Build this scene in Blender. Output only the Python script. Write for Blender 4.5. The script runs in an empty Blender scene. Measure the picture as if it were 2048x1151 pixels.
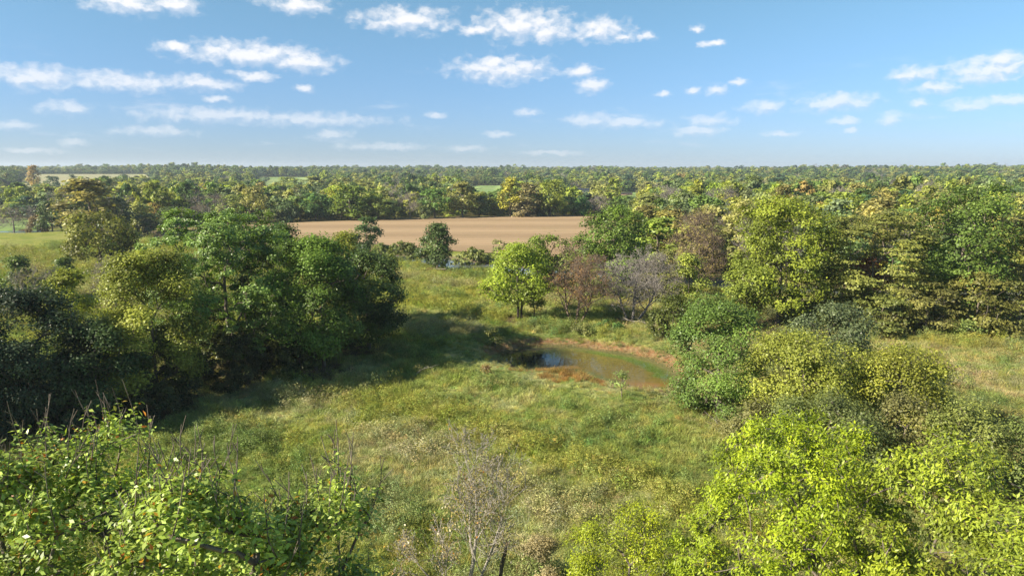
import bpy, bmesh, math, random
import numpy as np
from mathutils import Vector, Matrix

random.seed(7)
S = bpy.context.scene
COL = S.collection
R = math.radians

# ------------------------------------------------------------------ camera
F = 1384.0            # focal length in photograph pixels (2048 wide)
PITCH = R(9.74)
CAMZ = 20.0
cam_d = bpy.data.cameras.new("camera")
cam_d.sensor_width = 36.0
cam_d.lens = 36.0 * F / 2048.0
cam_d.clip_start = 0.2
cam_d.clip_end = 20000
cam = bpy.data.objects.new("camera", cam_d)
COL.objects.link(cam)
cam.location = (0, 0, CAMZ)
cam.rotation_euler = (R(90) - PITCH, 0, 0)
S.camera = cam

# ------------------------------------------------------------------ sun, exposure
SUN_EL = R(31)
SHD = Vector((0.93, 0.37, 0)).normalized()      # the way shadows fall
sun_az = math.atan2(-SHD.x, -SHD.y)
sd = bpy.data.lights.new("sun", 'SUN')
sd.energy = 5.0
sd.angle = R(0.53)
sd.color = (1.0, 0.90, 0.74)
sun = bpy.data.objects.new("sun", sd)
COL.objects.link(sun)
ldir = Vector((SHD.x * math.cos(SUN_EL), SHD.y * math.cos(SUN_EL), -math.sin(SUN_EL)))
sun.rotation_euler = ldir.to_track_quat('-Z', 'Y').to_euler()
S.view_settings.view_transform = 'Standard'
S.view_settings.look = 'None'
S.view_settings.gamma = 1
S.view_settings.use_curve_mapping = False
S.view_settings.exposure = 1.3
S.render.engine = 'CYCLES'
S.cycles.max_bounces = 6
S.cycles.diffuse_bounces = 3
S.cycles.glossy_bounces = 3
S.cycles.transmission_bounces = 3
S.cycles.transparent_max_bounces = 4
S.cycles.volume_bounces = 0
S.cycles.caustics_reflective = False
S.cycles.caustics_refractive = False
S.cycles.sample_clamp_indirect = 4.0

# ------------------------------------------------------------------ node helpers
class NT:
    def __init__(s, tree):
        s.t = tree; s.n = tree.nodes; s.l = tree.links
    def new(s, typ, **kw):
        n = s.n.new(typ)
        for k, v in kw.items(): setattr(n, k, v)
        return n
    def put(s, sock, v):
        if isinstance(v, bpy.types.NodeSocket): s.l.new(v, sock)
        elif v is not None: sock.default_value = v
    def m(s, op, a, b=None, c=None, clamp=False):
        n = s.new('ShaderNodeMath', operation=op, use_clamp=clamp)
        s.put(n.inputs[0], a)
        if b is not None: s.put(n.inputs[1], b)
        if c is not None: s.put(n.inputs[2], c)
        return n.outputs[0]
    def vm(s, op, a, b=None, c=None, out=0):
        n = s.new('ShaderNodeVectorMath', operation=op)
        s.put(n.inputs[0], a)
        if b is not None: s.put(n.inputs[1], b)
        if c is not None: s.put(n.inputs[2], c)
        return n.outputs[out]
    def mix(s, f, a, b, blend='MIX'):
        n = s.new('ShaderNodeMix', data_type='RGBA', blend_type=blend)
        n.clamp_factor = True
        s.put(n.inputs[0], f)
        s.put(n.inputs[6], a if isinstance(a, bpy.types.NodeSocket) else (*a[:3], 1))
        s.put(n.inputs[7], b if isinstance(b, bpy.types.NodeSocket) else (*b[:3], 1))
        return n.outputs[2]
    def ss(s, x, lo, hi, a=0.0, b=1.0):
        n = s.new('ShaderNodeMapRange', interpolation_type='SMOOTHSTEP')
        s.put(n.inputs[0], x); s.put(n.inputs[1], lo); s.put(n.inputs[2], hi); s.put(n.inputs[3], a); s.put(n.inputs[4], b)
        return n.outputs[0]
    def noise(s, vec, scale, detail=3, rough=0.55, dist=0.0, col=False):
        n = s.new('ShaderNodeTexNoise')
        s.put(n.inputs['Vector'], vec)
        n.inputs['Scale'].default_value = scale; n.inputs['Detail'].default_value = detail
        n.inputs['Roughness'].default_value = rough; n.inputs['Distortion'].default_value = dist
        return n.outputs['Color' if col else 'Fac']

# ------------------------------------------------------------------ world: sky and its small cumulus clouds
def px_dir(x, y):
    vx = (x - 1024) / F; vy = -(y - 575.5) / F
    d = Vector((vx, math.cos(PITCH) + vy * math.sin(PITCH), -math.sin(PITCH) + vy * math.cos(PITCH)))
    return d.normalized()
def px_ang(x, y):
    d = px_dir(x, y)
    return math.degrees(math.atan2(d.x, d.y)), math.degrees(math.asin(d.z))
CLOUDS = [  # centre x, centre y, half width, half height
 (255,6,75,20),(345,10,45,17),(595,10,62,15),(812,40,88,21),(1048,50,92,28),(950,60,32,11),(1100,64,42,19),
 (1200,60,52,20),(1245,76,20,8),(1395,58,12,7),(1425,87,26,6),(1292,73,18,8),(500,108,128,21),(600,124,70,18),
 (350,95,36,10),(505,152,44,9),(70,157,95,21),(240,165,110,17),(405,166,68,14),(1005,140,92,22),(985,128,40,14),
 (1163,143,30,12),(1185,172,28,14),(130,218,46,12),(430,198,26,6),(612,177,18,7),(430,231,150,14),(620,240,150,12),
 (310,262,70,10),(665,268,34,9),(1055,225,22,7),(868,232,18,6),(997,268,28,6),(1185,241,48,12),(1250,246,80,10),
 (1422,242,48,10),(1390,263,50,9),(1330,187,18,5),(1385,183,14,7),(1432,180,22,9),(1478,165,17,7),(1530,215,42,11),
 (1675,205,74,16),(1690,242,32,8),(1780,238,22,13),(1702,260,14,5),(1980,138,92,23),(2000,120,46,14),(1828,148,50,13),
 (1872,176,52,10),(1842,205,24,9),(1935,210,44,13),(2015,200,44,9),(148,285,32,7),(30,250,42,9),(1560,268,32,5),
 (930,296,42,6),(770,293,80,7),(60,300,60,5),(1100,305,60,4)]
W = bpy.data.worlds.new("World"); S.world = W; W.use_nodes = True
w = NT(W.node_tree); w.n.clear()
sky = w.new('ShaderNodeTexSky', sky_type='NISHITA')
sky.sun_disc = False
sky.sun_elevation = SUN_EL
sky.sun_rotation = sun_az % (2 * math.pi)
sky.altitude = 100
sky.air_density = 1.0; sky.dust_density = 0.25; sky.ozone_density = 2.0
tc = w.new('ShaderNodeTexCoord')
sep = w.new('ShaderNodeSeparateXYZ'); w.put(sep.inputs[0], tc.outputs['Generated'])
az = w.m('MULTIPLY', w.m('ARCTAN2', sep.outputs[0], sep.outputs[1]), 57.2958)
el = w.m('MULTIPLY', w.m('ARCSINE', sep.outputs[2]), 57.2958)
cmb = w.new('ShaderNodeCombineXYZ'); w.put(cmb.inputs[0], az); w.put(cmb.inputs[1], el)
uv = cmb.outputs[0]
wob = w.noise(w.vm('MULTIPLY', uv, (1.0, 1.7, 1)), 1.1, 5, 0.62, col=True)
uvd = w.vm('MULTIPLY_ADD', w.vm('SUBTRACT', wob, (0.5, 0.5, 0.5)), (0.9, 0.75, 0), uv)
def cloud_density(uvq, detail):
    dm = None
    for (cx, cy, hw, hh) in CLOUDS:
        u0, v0 = px_ang(cx, cy); u1, _ = px_ang(cx + hw, cy); _, v1 = px_ang(cx, cy - hh)
        a = max(u1 - u0, .25) * 1.3; b = max(v1 - v0, .12) * 1.4
        d = w.vm('LENGTH', w.vm('MULTIPLY_ADD', uvq, (1 / a, 1 / b, 0), (-u0 / a, -v0 / b, 0)), out=1)
        dm = d if dm is None else w.m('MINIMUM', dm, d)
    fb = w.noise(w.vm('MULTIPLY', uvq, (0.8, 1.15, 1)), 1.25, detail, 0.5)
    return w.m('ADD', w.m('MULTIPLY', dm, -1.0), w.m('MULTIPLY', w.m('SUBTRACT', fb, 0.5), 1.75))
dens = cloud_density(uvd, 5)
dens_up = cloud_density(w.vm('ADD', uvd, (-0.16, 0.34, 0)), 3)
cov = w.ss(dens, -1.18, -0.08)
# the rest of the sky (outside the frame too) holds the same small scattered clouds
wide = w.noise(w.vm('MULTIPLY', uv, (0.10, 0.30, 1)), 1.0, 5, 0.62)
inframe = w.ss(w.m('ABSOLUTE', az), 37.5, 42)
over = w.ss(el, 14.2, 17)
outmask = w.m('MAXIMUM', inframe, over)
cov2 = w.m('MULTIPLY', w.ss(wide, 0.60, 0.68), w.m('MULTIPLY', outmask, w.ss(el, 1, 5)))
wisp = w.m('MULTIPLY', w.ss(w.noise(w.vm('MULTIPLY', uv, (0.16, 0.75, 1)), 1.0, 6, 0.6), 0.56, 0.74), w.ss(el, 9.5, 3.0, 0.0, 0.35))
lowfade = w.ss(el, 0.6, 9.5, 0.36, 1.0)
allc = w.m('MAXIMUM', w.m('MAXIMUM', w.m('MULTIPLY', cov, lowfade), cov2), w.m('MULTIPLY', wisp, w.ss(el, 0, 2.0)))
allc = w.m('MULTIPLY', allc, 0.93)
lit = w.ss(w.m('SUBTRACT', dens, dens_up), -0.45, 0.30)
ccol = w.mix(lit, (5.6, 6.3, 7.4), (8.2, 8.15, 8.3))
skyc = w.mix(1.0, sky.outputs[0], w.mix(w.ss(el, -1, 16), (0.53, .70, 1.16), (0.84, 1.10, 1.10)), 'MULTIPLY')
final = w.mix(allc, skyc, ccol)
bg = w.new('ShaderNodeBackground'); w.put(bg.inputs[0], final); bg.inputs[1].default_value = 0.0525
wo = w.new('ShaderNodeOutputWorld'); w.l.new(bg.outputs[0], wo.inputs[0])
W.cycles.sampling_method = 'MANUAL'; W.cycles.sample_map_resolution = 512

# ------------------------------------------------------------------ tagging
def tag(o, label=None, cat=None, group=None, kind=None):
    if label: o['label'] = label
    if cat: o['category'] = cat
    if group: o['group'] = group
    if kind: o['kind'] = kind
    return o
def link(name, me, mat=None, parent=None, loc=None):
    o = bpy.data.objects.new(name, me); COL.objects.link(o)
    if mat is not None and not me.materials: me.materials.append(mat)
    if parent is not None: o.parent = parent
    if loc is not None: o.location = loc
    return o
def mesh_np(name, verts, faces_list, attrs=None, smooth=False):
    """verts (n,3); faces_list: arrays (m,k) of vertex indices; attrs: {name: per-vertex float}"""
    me = bpy.data.meshes.new(name)
    verts = np.asarray(verts, dtype=np.float32)
    me.vertices.add(len(verts)); me.vertices.foreach_set('co', verts.ravel())
    fl = [f for f in faces_list if len(f)]
    nl = sum(f.size for f in fl); npoly = sum(len(f) for f in fl)
    me.loops.add(nl); me.polygons.add(npoly)
    me.loops.foreach_set('vertex_index', np.concatenate([f.ravel() for f in fl]).astype(np.int32))
    tot = np.concatenate([np.full(len(f), f.shape[1]) for f in fl])
    st = np.concatenate([[0], np.cumsum(tot)[:-1]]).astype(np.int32)
    me.polygons.foreach_set('loop_start', st)
    if attrs:
        for k, v in attrs.items():
            v = np.asarray(v, dtype=np.float32)
            if v.ndim == 1:
                a = me.attributes.new(k, 'FLOAT', 'POINT'); a.data.foreach_set('value', v)
            else:
                a = me.attributes.new(k, 'FLOAT_COLOR', 'POINT')
                a.data.foreach_set('color', np.concatenate([v, np.ones((len(v), 1), np.float32)], 1).ravel())
    me.update(calc_edges=True)
    if smooth: me.polygons.foreach_set('use_smooth', np.ones(npoly, dtype=bool))
    return me

# ------------------------------------------------------------------ terrain height
def sstep(x, a, b):
    t = np.clip((x - a) / (b - a), 0, 1); return t * t * (3 - 2 * t)
def hbase(x, y):
    x = np.asarray(x, float); y = np.asarray(y, float)
    r = np.hypot(x, y)
    a = np.arctan2(x, y)
    z = -2.5 * sstep(r, 260, 420)
    left = sstep(-a, -0.15, 0.35)
    z = z + (10.5 + 1.5 * left) * sstep(r, 680 - 120 * left, 1500)
    z = z + 2.2 * sstep(r, 700, 1500) * (np.sin(x / 240 + 1.3) * np.sin(y / 310 + .5) + .6 * np.sin((x + y) / 145))
    z = z - 8 * sstep(r, 2200, 5000)
    z = z + 0.6 * np.sin(x / 37 + .4) * np.sin(y / 51 + 1.1) * sstep(r, 20, 60) * sstep(-r, -300, -120)
    return z
def uray(px, py, z=None):
    """photograph pixel -> point on the smooth ground (or the level z)"""
    d = px_dir(px, py)
    if z is not None:
        t = (z - CAMZ) / d.z; return np.array([d.x * t, d.y * t, z])
    t = 20.0
    while t < 8000:
        if CAMZ + d.z * t < hbase(d.x * t, d.y * t): break
        t *= 1.004
    return np.array([d.x * t, d.y * t, CAMZ + d.z * t])
def ztop(X, Y, py):
    v = (py - 575.5) / F; sp, cp = math.sin(PITCH), math.cos(PITCH)
    return CAMZ - Y * (sp + v * cp) / (cp - v * sp)
def mpp(X, Y, z):   # metres per photograph pixel at a point
    return (math.cos(PITCH) * Y - math.sin(PITCH) * (z - CAMZ)) / F

def sdist(px, py, poly):
    """signed distance to a closed polygon, negative inside"""
    poly = np.asarray(poly); d = np.full(px.shape, 1e9); ins = np.zeros(px.shape, bool)
    n = len(poly)
    for i in range(n):
        a = poly[i]; b = poly[(i + 1) % n]; e = b - a
        t = np.clip(((px - a[0]) * e[0] + (py - a[1]) * e[1]) / (e @ e), 0, 1)
        d = np.minimum(d, np.hypot(px - a[0] - t * e[0], py - a[1] - t * e[1]))
        c = ((a[1] > py) != (b[1] > py))
        with np.errstate(divide='ignore', invalid='ignore'):
            ins ^= c & (px < (b[0] - a[0]) * (py - a[1]) / (b[1] - a[1] + 1e-12) + a[0])
    return np.where(ins, -d, d)
def ldist(px, py, line):
    line = np.asarray(line); d = np.full(px.shape, 1e9)
    for i in range(len(line) - 1):
        a = line[i]; e = line[i + 1] - a
        t = np.clip(((px - a[0]) * e[0] + (py - a[1]) * e[1]) / (e @ e), 0, 1)
        d = np.minimum(d, np.hypot(px - a[0] - t * e[0], py - a[1] - t * e[1]))
    return d
POND_Z = -0.75
_pp = [(1006,713),(1020,704),(1050,698),(1100,696),(1150,697),(1200,704),(1250,711),(1295,722),(1328,738),(1346,757),(1338,772),
       (1310,782),(1275,781),(1240,772),(1205,760),(1172,750),(1150,742),(1110,741),(1060,740),(1030,729)]
POND = np.array([uray(a, b, POND_Z)[:2] for a, b in _pp])
RIV_Z = -0.85
_rp = [(-500,468),(-150,466),(65,464),(170,462),(260,466),(320,473),(450,489),(600,503),(760,517),(850,522),(930,533),(1010,542),(1100,549),(1260,563),(1540,578),(1850,600),(2040,594),(2300,596),(2700,600)]
RIVER = np.array([uray(a, b, RIV_Z)[:2] for a, b in _rp])
def height(x, y):
    z = hbase(x, y); r = np.hypot(x, y)
    z = z + (0.13 * np.sin(x * .9 + 1.2 * np.sin(y * .31)) * np.sin(y * .7 + np.sin(x * .43)) + .08 * np.sin(x * 2.1 + y * .8) * np.sin(y * 1.7)) * sstep(-r, -240, -60)
    s = np.full(x.shape, 99.0); m = (np.abs(x - 12) < 40) & (np.abs(y - 72) < 40)
    if m.any(): s[m] = sdist(x[m], y[m], POND)
    k = 1 - sstep(s, -3.2, 4.0)
    z = z * (1 - k) + (-1.6) * k
    z = z + 0.35 * np.exp(-((s - 5.5) / 2.0) ** 2) * sstep(y - 0.25 * x, 66, 74)     # raised dam behind the pond
    q = np.full(x.shape, 99.0); m = (r > 85) & (r < 900)
    if m.any(): q[m] = ldist(x[m], y[m], RIVER)
    k = 1 - sstep(q, 3.5, 9.0)
    z = z * (1 - k) + (RIV_Z - .8) * k
    return z
def hz(x, y): return float(height(np.array([float(x)]), np.array([float(y)]))[0])
def poly_px(pts): return np.array([uray(a, b)[:2] for a, b in pts])
BROWN = poly_px([(308,470),(318,456),(345,454),(470,452),(585,446),(720,441),(840,436),(1000,433),(1165,430.5),(1205,431),(1235,450),(1245,485),(1215,512),(1180,520),(1000,508),(880,502),(760,491),(640,480),(520,472),(400,466)])

# open ground in the woods (nothing tall grows there)
OPEN = [
 ('pasture', '', poly_px([(36,375.5),(58,349),(160,348.5),(288,348.5),(305,362),(300,376),(150,376)])),
 ('lower_pasture', '', poly_px([(0,404),(10,377.5),(90,377),(200,377),(230,392),(90,404)])),
 ('middle_pasture', '', poly_px([(490,400),(520,354.5),(612,354.5),(625,366),(612,400)])),
 ('green_pasture', '', poly_px([(925,418),(945,372),(1000,371.5),(1012,388),(1010,418)])),
 ('house_clearing', '', poly_px([(1120,416),(1140,384.5),(1290,385.5),(1315,396),(1310,414)])),
 ('right_pasture', '', poly_px([(1660,386),(1695,361.5),(1765,361.5),(1785,386)])),
 ('strip_pasture', '', poly_px([(1240,380),(1258,364),(1325,364),(1340,380)])),
 ('near_pasture', '', poly_px([(-200,459),(-200,437),(40,437),(90,440),(110,452),(60,460)])),
 ('edge_pasture', '', poly_px([(1975,402),(1995,382),(2100,382),(2100,402)])),
]

# ------------------------------------------------------------------ ground mesh
near = np.arange(10, 130, .85); mid = np.arange(130, 262, 2.0)
far = [262.0]
while far[-1] < 5200: far.append(far[-1] * 1.028)
rr = np.concatenate([[0.5, 4], near, mid, far])
aa = np.concatenate([np.arange(-180, -50, 5.0), np.arange(-50, 50, .62), np.arange(50, 180, 5.0)]) * math.pi / 180
NR, NA = len(rr), len(aa)
RR, AA = np.meshgrid(rr, aa, indexing='ij')
GX, GY = (RR * np.sin(AA)).ravel(), (RR * np.cos(AA)).ravel()
GZ = height(GX, GY)
i = np.arange(NR - 1)[:, None]; j = np.arange(NA)[None, :]; j2 = (j + 1) % NA
quads = np.stack([i * NA + j, i * NA + j2, (i + 1) * NA + j2, (i + 1) * NA + j], -1).reshape(-1, 4)[:, ::-1]
gr = np.hypot(GX, GY)
s_p = np.full(GX.shape, 99.0); mk = (np.abs(GX - 12) < 40) & (np.abs(GY - 72) < 40); s_p[mk] = sdist(GX[mk], GY[mk], POND)
s_r = np.full(GX.shape, 99.0); mk = (gr > 85) & (gr < 900); s_r[mk] = ldist(GX[mk], GY[mk], RIVER)
# where trees stand, the ground is leaf litter; gathered below once the trees are known
ground_me = mesh_np('ground', np.stack([GX, GY, GZ], 1), [quads], {'shore': s_p, 'bank': s_r, 'litter': np.zeros(len(GX))}, smooth=True)

def meadow_color(n):
    """patchy meadow colour from the position, shared by the ground and the grass on it"""
    g = n.new('ShaderNodeNewGeometry'); p = n.vm('MULTIPLY', g.outputs['Position'], (1, 1, 0))
    big = n.noise(p, 0.045, 3, .55, .6)
    med = n.noise(p, 0.22, 4, .6, .5)
    sml = n.noise(p, 1.1, 4, .65)
    sp = n.new('ShaderNodeSeparateXYZ'); n.put(sp.inputs[0], g.outputs['Position'])
    c = n.mix(n.ss(med, .36, .62), (0.195, 0.245, 0.062), (0.325, 0.35, 0.088))
    c = n.mix(n.ss(n.m('ADD', big, n.m('MULTIPLY', n.m('SUBTRACT', med, .5), .5)), .46, .62), c, (0.34, 0.345, 0.15))
    right = n.ss(n.m('ADD', sp.outputs[0], n.m('MULTIPLY', n.m('SUBTRACT', big, .5), 26)), 4, 22)
    c = n.mix(n.m('MULTIPLY', right, n.ss(med, .38, .66, .15, .8)), c, (0.30, 0.25, 0.125))
    c = n.mix(n.ss(n.noise(p, .5, 3, .6, .3), .60, .72, 0, .35), c, (0.24, 0.18, 0.105))
    c = n.mix(n.ss(n.noise(n.vm('ADD', p, (31, 7, 0)), .35, 3, .6, .3), .56, .68, 0, .6), c, (0.10, 0.19, 0.045))
    # the far meadow is brighter and yellower
    c = n.mix(n.ss(n.m('ADD', sp.outputs[1], n.m('MULTIPLY', sp.outputs[0], -.3)), 84, 112, 0, .6), c, n.mix(n.ss(med, .35, .65), (0.20, 0.24, 0.032), (0.31, 0.30, 0.055)))
    return n.mix(n.ss(sml, .3, .7), c, n.mix(1.0, c, (1.35, 1.3, 1.25), 'MULTIPLY')), g, sp, med, sml, p

def make_mat(name):
    m = bpy.data.materials.new(name); m.use_nodes = True
    n = NT(m.node_tree); n.n.clear()
    out = n.new('ShaderNodeOutputMaterial')
    return m, n, out
def principled(n, out, col, rough=.8, spec=.3, normal=None):
    b = n.new('ShaderNodeBsdfPrincipled')
    n.put(b.inputs['Base Color'], col if isinstance(col, bpy.types.NodeSocket) else (*col[:3], 1))
    n.put(b.inputs['Roughness'], rough); n.put(b.inputs['Specular IOR Level'], spec)
    if normal is not None: n.l.new(normal, b.inputs['Normal'])
    if out is not None: n.l.new(b.outputs[0], out.inputs[0])
    return b
def bump(n, h, dist=.1, strength=.6):
    b = n.new('ShaderNodeBump'); b.inputs['Strength'].default_value = strength; b.inputs['Distance'].default_value = dist
    n.put(b.inputs['Height'], h); return b.outputs[0]
def attr(n, name, typ='GEOMETRY', out='Fac'):
    a = n.new('ShaderNodeAttribute', attribute_name=name, attribute_type=typ); return a.outputs[out]

M_ground, n, out = make_mat('meadow_soil')
c, g, sp, med, sml, p = meadow_color(n)
c = n.mix(1.0, c, (.66, .68, .64), 'MULTIPLY')
c = n.mix(n.ss(attr(n, 'litter'), .15, .8, 0, .85), c, n.mix(n.ss(sml, .35, .65), (0.075, 0.05, 0.028), (0.14, 0.10, 0.05)))
sh = n.m('ADD', attr(n, 'shore'), n.m('MULTIPLY', n.m('SUBTRACT', med, .5), 2.5))
c = n.mix(n.ss(sh, 3.0, 1.8), c, n.mix(n.ss(sml, .4, .6), (0.25, 0.17, 0.085), (0.22, 0.115, 0.05)))
c = n.mix(n.ss(sh, 1.3, .4), c, (0.10, 0.095, 0.035))
c = n.mix(n.ss(n.m('ADD', attr(n, 'bank'), n.m('MULTIPLY', n.m('SUBTRACT', med, .5), 5)), 8.5, 6.5), c, (0.13, 0.10, 0.065))
# woodland floor under the far woods
principled(n, out, c, .95, .1, bump(n, n.noise(p, 3.0, 5, .7), .35, .8))
ground_me.materials.append(M_ground)
ground = link('ground', ground_me)
tag(ground, kind='structure')

# ------------------------------------------------------------------ sheets: fields
def sheet(name, poly, mat, lift, step, label=None, ragged=0.0):
    lo = poly.min(0) - step; hi = poly.max(0) + step
    xs = np.arange(lo[0], hi[0] + step, step); ys = np.arange(lo[1], hi[1] + step, step)
    X, Y = np.meshgrid(xs, ys, indexing='ij'); X = X.ravel(); Y = Y.ravel()
    s = sdist(X, Y, poly) + ragged * (np.sin(X * .11 + Y * .05) + np.sin(Y * .17 - X * .03))
    nx, ny = len(xs), len(ys)
    # pull the outer ring of vertices to the outline so that it is not stepped
    eps = .5
    gx = (sdist(X + eps, Y, poly) - sdist(X - eps, Y, poly)) / (2 * eps); gy = (sdist(X, Y + eps, poly) - sdist(X, Y - eps, poly)) / (2 * eps)
    mv = (s > 0) & (s < step * 1.6)
    X = np.where(mv, X - gx * s, X); Y = np.where(mv, Y - gy * s, Y)
    ok = s < step * 1.6
    a = np.arange(nx - 1)[:, None]; b = np.arange(ny - 1)[None, :]
    q = np.stack([a * ny + b, (a + 1) * ny + b, (a + 1) * ny + b + 1, a * ny + b + 1], -1).reshape(-1, 4)
    q = q[ok[q].all(1)]
    used, inv = np.unique(q, return_inverse=True)
    me = mesh_np(name, np.stack([X, Y, height(X, Y) + lift], 1)[used], [inv.reshape(-1, 4)], smooth=True)
    o = link(name, me, mat); tag(o, label or None, kind='structure')
    return o
M_field, n, out = make_mat('stubble_soil')
g = n.new('ShaderNodeNewGeometry'); p = g.outputs['Position']
w1 = n.new('ShaderNodeTexWave', wave_type='BANDS', bands_direction='Y'); n.put(w1.inputs['Vector'], n.vm('MULTIPLY', p, (-.12, 1, 0)))
w1.inputs['Scale'].default_value = .009; w1.inputs['Distortion'].default_value = 5; w1.inputs['Detail'].default_value = 2; w1.inputs['Detail Scale'].default_value = .6
w2 = n.new('ShaderNodeTexWave', wave_type='BANDS', bands_direction='Y'); n.put(w2.inputs['Vector'], n.vm('MULTIPLY', p, (.05, 1, 0)))
w2.inputs['Scale'].default_value = .06; w2.inputs['Distortion'].default_value = 4; w2.inputs['Detail'].default_value = 2; w2.inputs['Detail Scale'].default_value = .5
c = n.mix(w1.outputs[1], (0.265, 0.182, 0.105), (0.375, 0.262, 0.155))
c = n.mix(n.m('MULTIPLY', w2.outputs[1], .6), c, (0.235, 0.168, 0.09))
c = n.mix(n.ss(n.noise(n.vm('MULTIPLY', p, (.4, 1.6, 0)), .12, 5, .65), .48, .7, 0, .5), c, (0.22, 0.175, 0.085))
c = n.mix(n.ss(n.noise(n.vm('MULTIPLY', p, (.5, 1, 0)), .9, 3, .7), .5, .8, 0, .5), c, (0.44, 0.31, 0.18))
principled(n, out, c, .95, .1)
field = sheet('ploughed_field', BROWN, M_field, .18, 3.0)

def pasture_mat(name, a, b):
    m, n, out = make_mat(name)
    g = n.new('ShaderNodeNewGeometry'); p = g.outputs['Position']
    c = n.mix(n.ss(n.noise(p, .012, 4, .6), .4, .62), a, b)
    c = n.mix(n.ss(n.noise(n.vm('MULTIPLY', p, (.3, 1, 0)), .15, 4, .6), .4, .7, 0, .4), c, (a[0] * .7, a[1] * .75, a[2] * .7))
    principled(n, out, c, .95, .1); return m
M_hay = pasture_mat('hay_grass', (0.30, 0.275, 0.15), (0.26, 0.27, 0.125))
M_green = pasture_mat('pasture_grass', (0.17, 0.25, 0.075), (0.23, 0.28, 0.10))
for nm, lab, poly in OPEN:
    M = M_hay if nm in ('pasture', 'strip_pasture') else M_green
    ext = poly.copy()
    sheet(nm if nm != 'pasture' else 'hay_field', poly, M, .45 if np.hypot(*poly.mean(0)) > 400 else .2, 14.0 if np.hypot(*poly.mean(0)) > 600 else 5.0)

# ------------------------------------------------------------------ water
def water_mat(name, deep, use_attr=False, ripple=.02, rough=.02):
    m, n, out = make_mat(name)
    g = n.new('ShaderNodeNewGeometry'); p = g.outputs['Position']
    col = attr(n, 'tint', out='Color') if use_attr else None
    if use_attr:
        c = n.mix(n.ss(n.noise(p, 1.6, 5, .7), .35, .7, 0, .45), col, n.mix(1.0, col, (.55, .6, .6), 'MULTIPLY'))
    else:
        c = n.mix(n.noise(p, .2, 3), deep, tuple(v * 1.3 for v in deep))
    nrm = bump(n, n.noise(p, 2.2, 3, .5), ripple, .35)
    b = principled(n, out, c, rough, .7, nrm); b.inputs['IOR'].default_value = 1.33
    return m
# pond surface: muddy water, algae and duckweed where they float, painted shade at the left end
st = .28
lo, hi = POND.min(0) - 1, POND.max(0) + 1
xs = np.arange(lo[0], hi[0], st); ys = np.arange(lo[1], hi[1], st)
X, Y = np.meshgrid(xs, ys, indexing='ij'); X = X.ravel(); Y = Y.ravel()
sp_ = sdist(X, Y, POND); nx, ny = len(xs), len(ys)
tint = np.tile(np.array([[0.150, 0.120, 0.032]]), (len(X), 1))
def blendc(mask, c): global tint; tint = tint * (1 - mask[:, None]) + np.array(c) * mask[:, None]
jit = .5 * np.sin(X * 1.7 + np.sin(Y * 2.3)) + .4 * np.sin(Y * 2.9 + X) + .3 * np.sin(X * 4.1 - Y * 3.3)
cxw = uray(1090, 715, POND_Z)
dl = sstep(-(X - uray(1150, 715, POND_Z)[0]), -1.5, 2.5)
blendc(dl, (0.018, 0.022, 0.020))  # tree shade over the left end, put into the water colour
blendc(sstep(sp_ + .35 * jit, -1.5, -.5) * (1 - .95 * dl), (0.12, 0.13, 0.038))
a = uray(1300, 770, POND_Z); 
blendc(np.exp(-(((X - a[0]) / 2.6) ** 2 + ((Y - a[1]) / 1.3) ** 2)) * np.clip(.9 + .5 * jit, 0, 1), (0.24, 0.125, 0.032))
a = uray(1290, 722, POND_Z); b_ = uray(1325, 750, POND_Z)
dd = ldist(X, Y, np.array([uray(1185, 702, POND_Z)[:2], uray(1250, 716, POND_Z)[:2], uray(1300, 733, POND_Z)[:2], uray(1325, 752, POND_Z)[:2]]))
blendc(sstep(-(dd + .3 * jit), -1.1, -.3) * .85, (0.085, 0.135, 0.028))
dd = ldist(X, Y, np.array([uray(1080, 739, POND_Z)[:2], uray(1150, 733, POND_Z)[:2]]))
blendc(sstep(-(dd + .3 * jit), -.9, -.2) * .8, (0.20, 0.13, 0.04))
ok = sp_ < 1.6
a = np.arange(nx - 1)[:, None]; b = np.arange(ny - 1)[None, :]
q = np.stack([a * ny + b, (a + 1) * ny + b, (a + 1) * ny + b + 1, a * ny + b + 1], -1).reshape(-1, 4)
q = q[ok[q].all(1)]; used, inv = np.unique(q, return_inverse=True)
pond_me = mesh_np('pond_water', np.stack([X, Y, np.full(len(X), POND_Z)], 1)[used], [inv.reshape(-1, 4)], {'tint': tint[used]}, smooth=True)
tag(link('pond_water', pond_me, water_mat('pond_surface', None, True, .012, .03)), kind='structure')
# river ribbon
pts = []
for k in range(len(RIVER) - 1):
    for t in np.linspace(0, 1, 8, endpoint=False): pts.append(RIVER[k] * (1 - t) + RIVER[k + 1] * t)
pts = np.array(pts); tn = np.gradient(pts, axis=0); tn /= np.linalg.norm(tn, axis=1)[:, None]; nn = np.stack([-tn[:, 1], tn[:, 0]], 1)
Lp = pts + nn * 8; Rp = pts - nn * 8
v = np.concatenate([np.c_[Lp, np.full(len(pts), RIV_Z)], np.c_[Rp, np.full(len(pts), RIV_Z)]]); k = np.arange(len(pts) - 1); N_ = len(pts)
q = np.stack([k, k + 1, k + 1 + N_, k + N_], 1)[:, ::-1]
tag(link('river_water', mesh_np('river_water', v, [q]), water_mat('river_surface', (0.10, 0.11, 0.10), False, .03, .12)), kind='structure')

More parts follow.
